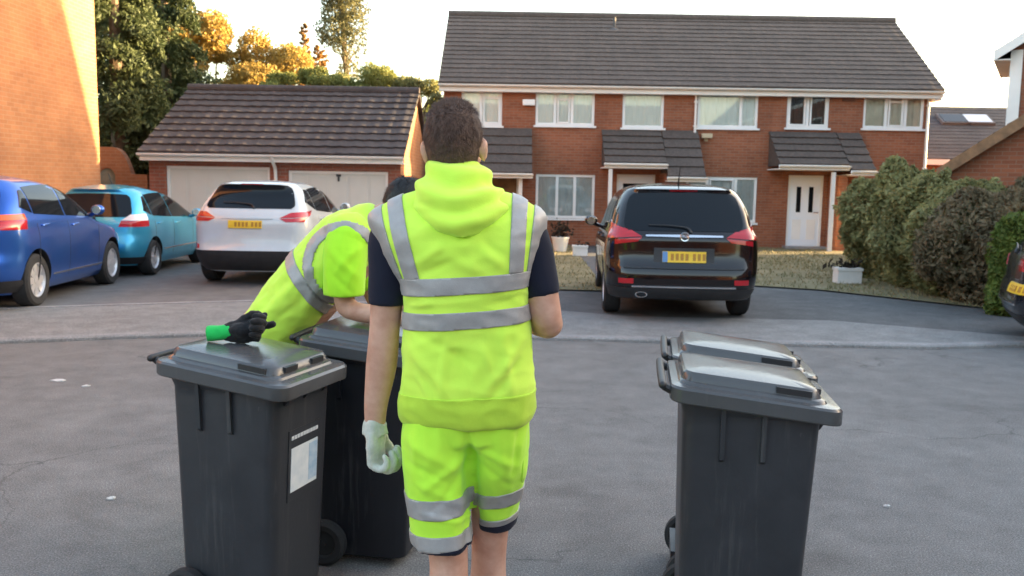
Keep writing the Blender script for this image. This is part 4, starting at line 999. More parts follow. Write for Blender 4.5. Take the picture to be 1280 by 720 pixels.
spec = dict(zs=[.22]+mk_zs(1.66)[2:-1], axles=(.86, 3.50), wr=.35, belt=1.08, spokes=5, group='cars parked in front of the garages',
    rear_window=((-.72, 1.20), (.72, 1.20), (.585, 1.555), (-.585, 1.555)), rw_arch=.02,
    side_windows=[((.55, 1.30), (.98, 1.17), (.98, 1.48), (.80, 1.49)), ((1.02, 1.16), (1.92, 1.10), (1.92, 1.53), (1.02, 1.50)), ((1.97, 1.10), (2.95, 1.06), (2.5, 1.48), (1.97, 1.53))],
    tail=[(((.50, 1.06), (1.04, 1.08), (1.20, 1.17), (.66, 1.145)), 'redlens'), (((.60, 1.0), (.92, 1.0), (1.0, 1.07), (.50, 1.05)), 'redlens')],
    reflectors=[((.78, .58), (.98, .58), (.96, .66), (.80, .64))], seams=(1.0, 1.95, 2.98), handles=((1.1, 1.03), (2.05, 1.0)), mirror=(2.75, 1.13),
    windscreen=((-.72, 1.1), (.72, 1.1), (.55, 1.48), (-.55, 1.48)), plate=(.90, 1.02, -.02),
    extra=[('cladding', 'blackplastic', clad, 40, 5, .02), ('sill_cladding', 'blackplastic', [lambda sh, u, v, o: sh.side(1.32+1.72*u, .235+.16*v, 1, o), lambda sh, u, v, o: sh.side(1.32+1.72*u, .235+.16*v, -1, o)], 8, 2, .02),
           ('plate_recess', 'whitepaint', lambda sh, u, v, o: sh.rear(-.40+.80*u, 1.045+.014*v, o+.01), 12, 1, .02), ('brake_light', 'redlens', lambda sh, u, v, o: sh.rear(-.17+.34*u, 1.565+.016*v, o+.006), 10, 1, .01)],
    post=[wiper(1.24)])
xr = P(306, 300, 13.45).x
make_car('parked_car', 'white compact SUV parked in front of the garage doors', (xr, 13.45, .045), R(-1.5), sh, M['whitepaint'], spec)
# --- teal hatchback
sh = Shape(3.85, [(.2, .16), (.32, .05), (.45, 0), (.6, .02), (.68, .05), (.9, .07), (1.0, .12), (1.36, .34), (1.42, .36), (1.45, .32), (1.49, .55)],
           [(.2, .15), (.45, .02), (.65, .06), (.8, .25), (.9, .6), (.97, .8), (1.2, 1.3), (1.38, 1.8), (1.45, 2.2), (1.49, 2.4)],
           [(.19, .75), (.3, .81), (.5, .84), (.8, .845), (.95, .825), (1.02, .79), (1.25, .685), (1.38, .61), (1.44, .53), (1.49, .42)],
           [(.19, .3), (.8, .26), (1.0, .2), (1.2, .14), (1.49, .2)], [(.19, .42), (.8, .36), (1.0, .30), (1.2, .22), (1.49, .3)], .35, .5, .08, 1.49, .04)
M['tealpaint'] = paint('teal_car_paint', (.06, .46, .72), .6, .3)
spec = dict(zs=[z for z in mk_zs(1.53) if z < 1.47]+[1.475, 1.49], axles=(.66, 3.14), wr=.30, belt=.92, spokes=6, group='cars parked in front of the garages',
    rear_window=((-.66, 1.0), (.66, 1.0), (.54, 1.36), (-.54, 1.36)), rw_arch=.02,
    side_windows=[((.42, 1.10), (.66, 1.02), (.66, 1.33), (.58, 1.32)), ((.70, 1.01), (1.52, .97), (1.52, 1.39), (.70, 1.36)), ((1.56, .97), (2.65, .93), (2.05, 1.34), (1.56, 1.39))],
    tail=[(((.46, .84), (1.0, .84), (1.0, .94), (.50, .94)), 'redlens'), (((.50, .945), (.98, .945), (.92, 1.05), (.62, 1.04)), 'clearlens')],
    seams=(.68, 1.54, 2.55), handles=((.8, .88), (1.65, .86)), mirror=(2.45, .97), windscreen=((-.66, .98), (.66, .98), (.5, 1.36), (-.5, 1.36)), plate=(.74, .85, 0),
    extra=[('bumper', 'blackplastic', lambda sh, u, v, o: sh.wrap(abs(2*u-1)*.95, .215+.12*v, 1 if u > .5 else -1, o), 40, 3, .02), ('side_trim', 'chrome', [lambda sh, u, v, o: sh.side(1.05+1.7*u, .42+.02*v, 1, o+.006), lambda sh, u, v, o: sh.side(1.05+1.7*u, .42+.02*v, -1, o+.006)], 8, 1, .02),
           ('brake_light', 'redlens', lambda sh, u, v, o: sh.rear(-.14+.28*u, 1.42+.014*v, o+.006), 10, 1, .01)], post=[wiper(1.01), aerial(1.0, 1.52)])
xr = P(178, 300, 14.45).x
make_car('parked_car', 'teal small hatchback between the blue and the white car', (xr-.845, 14.35, .045), R(1.5), sh, M['tealpaint'], spec)
# --- blue crossover
sh = Shape(4.0, [(.2, .18), (.35, .05), (.48, 0), (.62, .02), (.7, .05), (1.0, .07), (1.1, .12), (1.25, .24), (1.5, .42), (1.55, .42), (1.58, .38), (1.62, .6)],
           [(.2, .2), (.45, .02), (.7, .06), (.88, .3), (.96, .7), (1.02, .95), (1.3, 1.45), (1.5, 1.85), (1.58, 2.2), (1.62, 2.5)],
           [(.19, .78), (.3, .85), (.5, .88), (.85, .89), (1.05, .87), (1.14, .835), (1.4, .735), (1.5, .67), (1.57, .59), (1.62, .48)],
           [(.19, .3), (.8, .26), (1.1, .2), (1.3, .14), (1.62, .2)], [(.19, .42), (.8, .36), (1.1, .30), (1.3, .22), (1.62, .3)], .35, .5, .08, 1.62, .04)
M['bluepaint'] = paint('blue_car_paint', (.025, .125, .52), .75, .3)
spec = dict(zs=mk_zs(1.66), axles=(.74, 3.26), wr=.335, belt=1.05, spokes=8, group='cars parked in front of the garages',
    rear_window=((-.68, 1.15), (.68, 1.15), (.58, 1.5), (-.58, 1.5)), rw_arch=.02,
    side_windows=[((.50, 1.26), (.76, 1.18), (.76, 1.46), (.66, 1.45)), ((.80, 1.17), (1.65, 1.12), (1.65, 1.53), (.80, 1.50)), ((1.70, 1.12), (2.75, 1.07), (2.2, 1.48), (1.70, 1.53))],
    tail=[(((.50, .99), (1.12, .99), (1.10, 1.10), (.52, 1.10)), 'redlens'), (((.54, 1.105), (1.10, 1.105), (1.02, 1.18), (.62, 1.17)), 'orangelens')],
    seams=(.78, 1.68, 2.7), handles=((.9, 1.02), (1.8, .99)), mirror=(2.55, 1.12), windscreen=((-.7, 1.08), (.7, 1.08), (.54, 1.48), (-.54, 1.48)), plate=(.8, .92, 0),
    extra=[('bumper', 'blackplastic', lambda sh, u, v, o: sh.wrap(abs(2*u-1)*1.0, .215+.16*v, 1 if u > .5 else -1, o), 40, 3, .02),
           ('side_trim', 'chrome', [lambda sh, u, v, o: sh.side(1.18+1.65*u, .36+.025*v, 1, o+.006), lambda sh, u, v, o: sh.side(1.18+1.65*u, .36+.025*v, -1, o+.006)], 8, 1, .02)], post=[wiper(1.16)])
p = G(48, 383, .045)
make_car('parked_car', 'blue crossover car parked along the orange brick wall', (p.x-.78-.03, p.y-.78, .045), R(4.5), sh, M['bluepaint'], spec)
# --- dark car at the right edge
sh = Shape(4.1, [(.2, .16), (.32, .05), (.45, 0), (.6, .02), (.68, .05), (.9, .07), (1.0, .12), (1.3, .42), (1.38, .5), (1.42, .6), (1.45, .8)],
           [(.2, .15), (.45, .02), (.65, .06), (.8, .3), (.9, .9), (.95, 1.1), (1.2, 1.6), (1.36, 2.0), (1.42, 2.3), (1.45, 2.5)],
           [(.19, .78), (.3, .84), (.5, .87), (.8, .875), (.95, .85), (1.02, .81), (1.25, .70), (1.38, .6), (1.42, .52), (1.45, .42)],
           [(.19, .3), (.8, .26), (1.0, .2), (1.2, .14), (1.45, .2)], [(.19, .42), (.8, .36), (1.0, .30), (1.2, .22), (1.45, .3)], .35, .5, .08, 1.45, .04)
M['darkpaint'] = paint('dark_blue_black_paint', (.015, .018, .026), .3, .25)
spec = dict(zs=[z for z in mk_zs(1.5) if z < 1.42]+[1.43, 1.45], axles=(.72, 3.3), wr=.31, belt=.95, spokes=6, group='cars parked on the drives',
    rear_window=((-.66, 1.0), (.66, 1.0), (.54, 1.3), (-.54, 1.3)), side_windows=[((.82, 1.01), (1.62, .98), (1.62, 1.36), (.9, 1.33)), ((1.66, .98), (2.6, .95), (2.1, 1.32), (1.66, 1.36))],
    tail=[(((.46, .80), (1.0, .80), (1.0, .93), (.50, .93)), 'redlens')], seams=(.8, 1.64, 2.55), handles=((.9, .9), (1.75, .88)), mirror=(2.45, 1.0), windscreen=((-.66, .98), (.66, .98), (.5, 1.32), (-.5, 1.32)), plate=(.56, .67, .55),
    extra=[('bumper', 'blackplastic', lambda sh, u, v, o: sh.wrap(abs(2*u-1)*.95, .215+.12*v, 1 if u > .5 else -1, o), 40, 3, .02), ('chrome_strip', 'chrome', lambda sh, u, v, o: sh.rear(-.6+1.2*u, .43+.02*v, o+.006), 20, 1, .02)], post=[wiper(1.01)])
make_car('parked_car', 'dark car only partly in view at the right edge by the round bush', (5.58, 9.95, .03), R(-112), sh, M['darkpaint'], spec)
# ================================================================== WHEELIE BINS
def binplastic(name, c, r0=.32, r1=.5, ka=.8, kb=1.25):
    m = bpy.data.materials.new(name); n, b = nodes(m)
    f = noisen(n, 3.0, 6, 0.7, dist=.5); f2 = noisen(n, 55, 4)
    col = ramp(n, f, [(.3, tuple(x*ka for x in c)), (.7, tuple(x*kb for x in c))])
    mp = n.nodes.new('ShaderNodeMapping'); mp.inputs['Scale'].default_value = (16, 16, 1.3); n.links.new(coord(n), mp.inputs[0])
    col = mixc(n, col, (.11, .105, .10), ramp(n, noisen(n, 1.0, 6, .7, mp.outputs[0]), [(.56, (0, 0, 0)), (.80, (.55, .55, .55))]))       # dried dirt runs and rubbed patches
    n.links.new(mixc(n, col, (.13, .13, .13), ramp(n, noisen(n, 9, 8, .8, dist=2.5), [(.66, (0, 0, 0)), (.74, (.5, .5, .5))])), b.inputs['Base Color'])
    n.links.new(ramp(n, f, [(.3, (r0,)*3), (.7, (r1,)*3)]), b.inputs['Roughness']); b.inputs['Specular IOR Level'].default_value = .5
    bump(n, b, f2, .12, .004); return m
M['bin'] = binplastic('bin_plastic', (.027, .029, .034)); M['bindark'] = binplastic('dark_bin_plastic', (.008, .009, .013))
M['lid'] = binplastic('bin_lid_plastic', (.075, .075, .077), .16, .26, .9, 1.1)
def rrect(hw, y0, y1, r, z, n=5, tilt=0, yp=0):
    P_ = []
    for cx, cy, a0 in ((hw-r, y1-r, 0), (-hw+r, y1-r, 90), (-hw+r, y0+r, 180), (hw-r, y0+r, 270)):
        for i in range(n+1):
            a = R(a0+90*i/n); P_.append(V((cx+r*math.cos(a), cy+r*math.sin(a), z-(cy+r*math.sin(a)-yp)*tilt)))
    return P_
def make_bin(label, loc, rz, m='bin', lidm='lid', sticker=False, group=None):
    t = empty('wheelie_bin', loc, rz, label, 'wheelie bin', group)
    yf = lambda z: .195+.045*(z-.05)/.9; yr = lambda z: -.205-.015*(z-.05)/.9; hw = lambda z: .178+.022*(z-.05)/.9
    b = MB(); rg = [rrect(hw(.05)-.02, yr(.05)+.02, yf(.05)-.02, .04, .03)]
    for z in (.045, .12, .3, .5, .7, .86, .9): rg.append(rrect(hw(z), yr(z), yf(z), .045, z))
    T = .105; yp = -.22
    rg.append(rrect(hw(.9)+.012, yr(.9)-.005, yf(.9)+.03, .05, .925, tilt=T*.6, yp=yp)); rg.append(rrect(hw(.9)+.018, yr(.9)-.01, yf(.9)+.04, .05, .985, tilt=T, yp=yp)); rg.append(rrect(hw(.9)-.01, yr(.9)+.02, yf(.9)+.01, .04, .985, tilt=T, yp=yp))
    b.rings(rg)
    for s in (-1, 1):                                   # strengthening ribs below the rim
        for y in (-.085, .05):
            b.rings([[V((s*(hw(z)+d), y+e, z)) for d, e in ((-.01, -.008), (k, -.008), (k, .008), (-.01, .008))] for z, k in ((.925, .016), (.75, .012), (.735, -.005))])
    for x in (-.13, 0, .13): b.rings([[V((x+e, yf(z)+d, z)) for d, e in ((-.01, -.008), (k, -.008), (k, .008), (-.01, .008))] for z, k in ((.90, .035), (.855, .008), (.85, -.005))])
    b.box(-.13, .13, yr(.1)-.03, yr(.1)+.02, .09, .16)  # axle housing
    b.build('body', M[m], t, local=True, smooth=True, bevel=0)
    # lid
    b = MB(); L = lambda hw_, a, c, r, z: rrect(hw_, a, c, r, z, 5, T, yp)
    a, c, h = -.265, .30, .245; z = 1.0
    rg = [L(h-.012, a+.01, c-.012, .045, z-.012), L(h-.004, a+.004, c-.002, .05, z-.055), L(h, a, c, .055, z-.05), L(h, a, c, .055, z-.008), L(h-.006, a+.006, c-.008, .05, z), L(h-.035, a+.03, c-.045, .045, z+.004), L(h-.04, a+.035, c-.05, .045, z+.012), L(h-.05, a+.04, c-.062, .045, z+.016), L(h-.056, a+.045, c-.07, .045, z+.038), L(h-.064, a+.053, c-.08, .04, z+.046), L(h-.12, a+.11, c-.14, .035, z+.054), L(h-.19, a+.2, c-.22, .02, z+.057)]
    b.rings(rg); ld = b.build('lid', M[lidm], t, local=True, smooth=32)
    zt = lambda y: z-(y-yp)*T
    for s in (-1, 1):                                   # finger grips at the front corners of the raised panel
        b = MB(); b.rings([[V((s*x, y, zt(y)+q)) for y, q in ((.085, .020), (.20, .020), (.20, .040), (.085, .040))] for x in (h-.047, h-.06)]); b.build('grip_recess', M['blackplastic'], ld, local=True)
        b = MB(); b.rings([[V((x, y, zt(y)+q)) for y, q in ((c-.06, .020), (c-.058, .040), (c-.09, .040), (c-.09, .020))] for x in (s*.05, s*.13)]); b.build('grip_recess', M['blackplastic'], ld, local=True)
    b = MB()
    for s in (-1, 1):
        b.tube([(s*.19, a+.03, z-.03), (s*.19, a-.015, z-.01), (s*.19, a-.025, z)], [.016, .015, .013], 8)
    b.tube([(-.21, a-.025, z), (0, a-.027, z+.003), (.21, a-.025, z)], [.014, .014, .014], 10); b.build('handle', M['blackplastic'], t, local=True, smooth=True)
    for s in (-1, 1):
        mt = Matrix.Translation((s*.208, yr(.1)+.05, .10)) @ Matrix.Rotation(s*math.pi/2, 4, 'Y')
        b = MB(); b.lathe([(.055, -.022), (.085, -.026), (.10, -.016), (.10, .016), (.085, .026), (.06, .022), (.055, .008), (.012, .008), (.012, .02), (.002, .02)], mt, 28); b.build('wheel', M['rubber'], t, local=True, smooth=True)
    b = MB(); b.cyl((-.2, yr(.1)+.05, .10), (.2, yr(.1)+.05, .10), .011); b.build('axle', M['chrome'], t, local=True, smooth=True)
    if sticker:
        def fp(x, z, d): return V((x, yf(z)+d, z))
        def pl(x0, x1, z0, z1, d): 
            q = MB(); q.rings([[fp(x0, z0, e), fp(x1, z0, e), fp(x1, z1, e), fp(x0, z1, e)] for e in (-.002, d)]); return q
        pl(-.115, .10, .47, .745, .004).build('sticker_panel', M['bin'], t, local=True)
        st = pl(-.095, .085, .505, .675, .006).build('sticker', mat('sticker_white', (.72, .75, .76), .45, c2=(.55, .62, .66), vs_=14), t, local=True)
        pl(-.092, -.035, .52, .665, .0072).build('sticker_print', mat('sticker_blue', (.30, .45, .60), .45, c2=(.5, .6, .68), vs_=25), st, local=True)
        q = MB(); rr = random.Random(5); x = .085
        while x > -.09:
            w_ = rr.uniform(.006, .018); k = pl(x-w_, x, .708, .722, .0068); q.add(k.v, k.f); x -= w_+.004
        q.build('sticker_line', mat('sticker_lettering', (.6, .62, .65), .5), t, local=True)
    return t
bin1 = make_bin('grey wheelie bin with a white sticker and a glove on its lid', (-1.0, 3.33, 0), R(-109), sticker=True, group='wheelie bins')
make_bin('dark wheelie bin the bending worker leans on', (-.61, 3.86, 0), R(-101), m='bindark', group='wheelie bins')
make_bin('grey wheelie bin nearest the viewer of the pair on the right', (.83, 3.08, 0), R(-98), group='wheelie bins')
make_bin('grey wheelie bin half hidden behind the nearer right hand bin', (.93, 3.60, 0), R(-99), group='wheelie bins')

# ================================================================== PEOPLE
def skinmat():
    m = bpy.data.materials.new('skin'); n, b = nodes(m)
    f = noisen(n, 14, 5, .6); n.links.new(ramp(n, f, [(.3, (.45, .22, .145)), (.7, (.63, .37, .27))]), b.inputs['Base Color'])
    b.inputs['Roughness'].default_value = .55; b.inputs['Subsurface Weight'].default_value = .12; b.inputs['Subsurface Radius'].default_value = (.02, .008, .004); b.inputs['Subsurface Scale'].default_value = .5
    bump(n, b, noisen(n, 220, 2), .08, .002); return m
M['skin'] = skinmat()
def cloth(name, c, c2=None, vs_=5, bs=.25, sheen=.15):
    m = bpy.data.materials.new(name); n, b = nodes(m)
    f = noisen(n, vs_, 5, .6); n.links.new(ramp(n, f, [(.3, c2 or tuple(x*.9 for x in c)), (.7, c)]), b.inputs['Base Color'])
    b.inputs['Roughness'].default_value = .85; b.inputs['Sheen Weight'].default_value = sheen; b.inputs['Specular IOR Level'].default_value = .2
    bump(n, b, noisen(n, 260, 3), bs, .002); return m
M['hivis'] = cloth('hi_vis_fleece', (.65, .92, .10), (.58, .89, .08)); M['hivisshort'] = cloth('hi_vis_shorts_cloth', (.53, .90, .06), (.47, .86, .05))
M['hivisgreen'] = cloth('hi_vis_shirt', (.43, .84, .03), (.38, .78, .028)); M['hivisrib'] = cloth('hi_vis_rib', (.50, .72, .06), (.45, .66, .05), 30)
M['navy'] = cloth('navy_cotton', (.012, .014, .028), bs=.2, sheen=.05); M['reflect'] = mat('reflective_tape', (.35, .335, .325), .45, metal=.1, var=.08, vs_=30, bmp=.1, bs_=300)
M['glove'] = cloth('work_glove', (.62, .62, .54), (.40, .42, .36), 26, .5); M['hair'] = mat('dark_brown_hair', (.115, .062, .042), .7, c2=(.06, .032, .022), vs_=60, bmp=.4, bs_=150)
M['hairblack'] = mat('black_hair', (.012, .011, .011), .5, c2=(.006, .006, .006), vs_=60); M['boot'] = mat('boot_leather', (.03, .026, .024), .55, var=.2, vs_=10); M['eye'] = mat('eye_white', (.7, .68, .66), .2); M['iris'] = mat('iris', (.05, .03, .02), .1); M['lips'] = mat('lips', (.42, .16, .13), .5)
def mesh_union(mb, name, m, parent, vox, smooth=5, fac=.5):
    o = mb.build(name, m, parent); baked(o, [remesh(vox, smooth, fac)])
    o.data.polygons.foreach_set('use_smooth', [True]*len(o.data.polygons)); return o
def wrinkle(o, amp, fn=None, seed=0, stretch=(1, 1, 1)):
    org = wloc(o); o.data.update()
    nm = [v.normal.copy() for v in o.data.vertices]
    for v, n_ in zip(o.data.vertices, nm):
        p = v.co+org; q = V((p.x*stretch[0], p.y*stretch[1], p.z*stretch[2]))
        a = noise.noise(q*5+V((seed, 0, 0)))*.6+(1-2*abs(noise.noise(q*9+V((0, seed, 3)))))*.45+noise.noise(q*22)*.12
        v.co += n_*amp*a*(fn(p) if fn else 1)
    o.data.update()
def folds(o, Y, lines):
    """cloth folds: soft ridges (+) and creases (-) along given lines on the near side"""
    org = wloc(o); o.data.update(); nm = [v.normal.copy() for v in o.data.vertices]
    L_ = [(P(a, b_, Y), P(c, d, Y), w_*Y/F, h) for a, b_, c, d, w_, h in lines]
    for v, n_ in zip(o.data.vertices, nm):
        q = v.co+org; s_ = 0
        if n_.y > .35: continue
        for a, c, w_, h in L_:
            dx, dz = c.x-a.x, c.z-a.z; l2 = dx*dx+dz*dz; t_ = ((q.x-a.x)*dx+(q.z-a.z)*dz)/l2
            tc = min(1, max(0, t_)); bend = .25*w_*math.sin(t_*5+a.x*40)
            d2 = math.hypot(q.x-a.x-dx*tc+bend, q.z-a.z-dz*tc)
            if d2 > 3*w_: continue
            s_ += h*math.exp(-(d2/w_)**2)*(math.sin(math.pi*min(1, max(.0, tc*.86+.07)))**.6)
        v.co += n_*s_
    o.data.update()
def plane_px(a, b, Y):
    p, q = P(*a, Y), P(*b, Y); d = q-p; n = V((d.z, 0, -d.x)).normalized()
    if n.z < 0 or (abs(n.z) < .3 and n.x < 0): n = -n
    return p, n                                 # normal points up (or right, for upright lines)
def bands(o, specs, name, m, off=.0035, par=None):
    """cut the cloth along straight tape edges and lay each tape on it as its own thin mesh"""
    org = wloc(o); bm = bmesh.new(); bm.from_mesh(o.data); pl = {}
    for sp in specs:
        for q in sp['planes']:
            if q[0] in pl: continue
            pl[q[0]] = plane_px(*q[0]); co, no = pl[q[0]]
            bmesh.ops.bisect_plane(bm, geom=bm.verts[:]+bm.edges[:]+bm.faces[:], plane_co=co-org, plane_no=no, dist=1e-6)
    for f in bm.faces: f.smooth = True
    bm.normal_update(); bm.to_mesh(o.data)
    for sp in specs:
        fs = []
        for f in bm.faces:
            c = f.calc_center_median()+org
            if all(((c-pl[k][0]).dot(pl[k][1]) > 0) == (s > 0) for k, s in sp['planes']) and (sp.get('fn') is None or sp['fn'](c)): fs.append(f)
        if not fs: print('EMPTY BAND', name, sp['planes'][0]); continue
        idx = {}; vs = []; bot = []
        for f in fs:
            for v in f.verts:
                if v not in idx: idx[v] = len(vs); vs.append(v.co+v.normal*off); bot.append(v.co-v.normal*.002)
        k = len(vs); F_ = [tuple(idx[v] for v in f.verts) for f in fs]; S = set(fs); sk = []
        for f in fs:
            for l in f.loops:
                if sum(1 for g_ in l.edge.link_faces if g_ in S) == 1:
                    a, b_ = idx[l.vert], idx[l.link_loop_next.vert]; sk.append((b_, a, a+k, b_+k))
        me = bpy.data.meshes.new(name); me.from_pydata(vs+bot, [], F_+sk); me.materials.append(m)
        me.polygons.foreach_set('use_smooth', [i < len(F_) for i in range(len(F_)+len(sk))]); me.update()
        b_ = bpy.data.objects.new(name, me); COL.objects.link(b_); b_.parent = par or o.parent
        if b_.parent is not o.parent: b_.location = (0, 0, 0)
    bm.free()
def sect(pl, pr, py, Y, bf, bb, e=2.4, n=44, zpx=None):
    a, c = P(pl, py, Y), P(pr, py, Y); ctr = (a+c)/2; hw = (c-a).length/2; out = []
    for i in range(n):
        t = i/n*2*math.pi; ct, st = math.cos(t), math.sin(t)
        x = math.copysign(abs(ct)**(2/e), ct); y = math.copysign(abs(st)**(2/e), st)
        out.append(V((ctr.x+x*hw, Y+y*(bf if y > 0 else bb), lerp(a.z, c.z, (x+1)/2))))
    return out
def hand(b, wrist, d, pn, wid, curl=50, scale=1.0, thumb=35):
    """palm, four unequal fingers and a thumb; d along the forearm, pn palm normal, wid towards the thumb"""
    d, pn, wid = V(d).normalized(), V(pn).normalized(), V(wid).normalized(); s = scale; wrist = V(wrist)
    kn = wrist+d*.088*s
    b.tube([wrist-d*.01, wrist+d*.03*s, kn], [(.030*s, .021*s), (.040*s, .018*s), (.042*s, .015*s)], 14, up=wid)
    for w_, ln, r in ((.031, .080, .0098), (.0105, .090, .0102), (-.0105, .083, .0098), (-.031, .064, .0088)):
        p = kn+wid*w_*s-d*.012*s; pts = [p]; ang = 0; q = p
        for k, f in enumerate((.18, .44, .30, .25)):
            ang += 0 if k == 0 else R(curl*(1.0 if k < 3 else .7)); q = q+(d*math.cos(ang)+pn*math.sin(ang))*ln*f*s; pts.append(q)
        b.tube(pts, [r*1.1*s, r*1.1*s, r*s, r*.93*s, r*.8*s], 10)
    p = wrist+d*.025*s+wid*.028*s; t1 = (d*math.cos(R(40))+wid*math.sin(R(40))).normalized(); t2 = (d*.8+wid*.1+pn*.6).normalized(); t3 = (d*.6-wid*.35+pn*.6).normalized()
    b.tube([p, p+t1*.038*s, p+t1*.038*s+t2*.034*s, p+t1*.038*s+t2*.034*s+t3*.026*s], [.0135*s, .0125*s, .0112*s, .009*s], 10)
def head(b, c, mtx, s=1.0):
    mm = lambda x, y, z: c+mtx @ V((x*s, y*s, z*s)); m4 = mtx.to_4x4()
    def e(x, y, z, rx, ry, rz, rot=None): b.ell(mm(x, y, z), rx*s, ry*s, rz*s, 24, 16, m4 @ rot if rot is not None else m4)
    e(0, -.008, .03, .076, .096, .092); e(0, .03, -.045, .060, .066, .078); e(0, .058, -.088, .030, .030, .026)      # skull, face, chin
    e(0, .088, -.012, .013, .020, .030); e(0, .100, -.030, .016, .015, .012)                                          # nose
    for k in (-1, 1):
        e(k*.030, .082, .022, .024, .012, .009); e(k*.040, .066, -.030, .024, .020, .020)                               # brows, cheeks
        rt = Matrix.Rotation(R(-22*k), 4, 'Z') @ Matrix.Rotation(R(-8), 4, 'X')
        e(k*.080, -.004, -.010, .009, .021, .033, rt); e(k*.086, -.014, .000, .007, .012, .024, rt)
    e(0, .086, -.062, .022, .010, .006); e(0, .083, -.071, .018, .010, .007)
def face_parts(par, c, mtx, s=1.0):
    m4 = mtx.to_4x4()
    for k in (-1, 1):
        b = MB(); b.ell(c+mtx @ V((k*.031*s, .0835*s, .004*s)), .0135*s, .009*s, .0085*s, 14, 10, m4); ey = b.build('eye', M['eye'], par, smooth=True)
        b = MB(); b.ell(c+mtx @ V((k*.031*s, .0905*s, .004*s)), .0052*s, .003*s, .0052*s, 10, 8, m4); b.build('iris', M['iris'], ey, smooth=True)
        b = MB(); b.tube([c+mtx @ V((k*x*s, y*s, z*s)) for x, y, z in ((.014, .0955, .026), (.032, .094, .031), (.050, .080, .026))], [.004, .0045, .003], 8); b.build('eyebrow', M['hair'], par, smooth=True)
    b = MB(); b.ell(c+mtx @ V((0, .0955*s, -.0665*s)), .021*s, .005*s, .007*s, 14, 8, m4); b.build('lips', M['lips'], par, smooth=True)
def hair(par, c, mtx, m, s=1.0, seed=0, ln=.016, n=5200):
    g = random.Random(seed); b = MB(); rx, ry, rz = .0800*s, .1005*s, .0975*s
    def ok(d):   # unit direction in head space -> covered by hair
        x, y, z = d
        if y > .55: return z > .52
        if y > -.05: return z > .02+.9*max(0, y-.02)
        return z > -.62-.12*y*0 - .05*math.cos(x*3)
    nu, nv = 56, 36; vs = {}; fs = []
    def pt(i, j):
        a = 2*math.pi*i/nu; el = -math.pi/2+math.pi*j/nv; d = V((math.cos(el)*math.cos(a), math.cos(el)*math.sin(a), math.sin(el)))
        k = 1+.030*noise.noise(d*5+V((seed, 0, 0)))+.02*noise.noise(d*13)
        k += .03*max(0, d.z-.3)*max(0, .6+d.y)
        return d, V((d.x*rx*k, -.008*s+d.y*ry*k, .03*s+d.z*rz*k-(.016*s if d.z < -.3 and d.y < 0 else 0)*min(1, (-.3-d.z)*3)))
    for j in range(nv):
        for i in range(nu):
            ds = [pt(i, j)[0], pt(i+1, j)[0], pt(i+1, j+1)[0], pt(i, j+1)[0]]
            if ok(sum(ds, V((0, 0, 0))).normalized()): fs.append(((i, j), ((i+1) % nu, j), ((i+1) % nu, j+1), (i, j+1)))
    keys = {}; P_ = []; IN = []
    for f in fs:
        for k in f:
            if k not in keys: keys[k] = len(P_); d, p = pt(*k); P_.append(c+mtx @ p); IN.append(c+mtx @ (p*.9))
    o = len(P_); ed = {}
    F_ = [tuple(keys[k] for k in f) for f in fs]
    for f in F_:
        for q in range(4): ed.setdefault(frozenset((f[q], f[(q+1) % 4])), []).append((f[q], f[(q+1) % 4]))
    sk = [(e[0][1], e[0][0], e[0][0]+o, e[0][1]+o) for e in ed.values() if len(e) == 1]
    b.add(P_+IN, F_+sk)
    for _ in range(n):
        d = V((g.gauss(0, 1), g.gauss(0, 1), g.gauss(0, 1))).normalized()
        if not ok(d+V((0, 0, .02))): continue
        k = 1.0+.030*noise.noise(d*5+V((seed, 0, 0)))+.02*noise.noise(d*13)+.03*max(0, d.z-.3)*max(0, .6+d.y); p = V((d.x*rx*k, -.008*s+d.y*ry*k, .03*s+d.z*rz*k-(.016*s*min(1, (-.3-d.z)*3) if d.z < -.3 and d.y < 0 else 0)))
        u_ = min(1, max(0, (d.z-.25)/.6)); dn = (d*.55+V((g.gauss(0, .25), lerp(-.1, .35, u_), lerp(-.75, .1, u_)))).normalized(); sd_ = d.cross(dn).normalized()*.0011; l = ln*g.uniform(.5, 1.2)*lerp(.45, 1, min(1, max(0, (d.z+.5)/.7)))
        b.add([c+mtx @ (p-sd_), c+mtx @ (p+sd_), c+mtx @ (p+dn*l)], [(0, 1, 2)])
    return b.build('hair', m, par, smooth=True, fix=False)
def boot(par, heel, yaw, m='boot'):
    mt = Matrix.Translation(heel) @ Matrix.Rotation(yaw, 4, 'Z'); b = MB()
    rg = [rrect(.042, -.045, .235, .04, z) for z in (0, .012)]+[rrect(.046, -.048, .24, .042, .03), rrect(.044, -.046, .225, .042, .06), rrect(.041, -.046, .16, .038, .09), rrect(.043, -.048, .085, .040, .12), rrect(.047, -.052, .062, .044, .17)]
    b.rings([[mt @ p for p in r] for r in rg]); return b.build('boot', M[m], par, smooth=True, bevel=0)

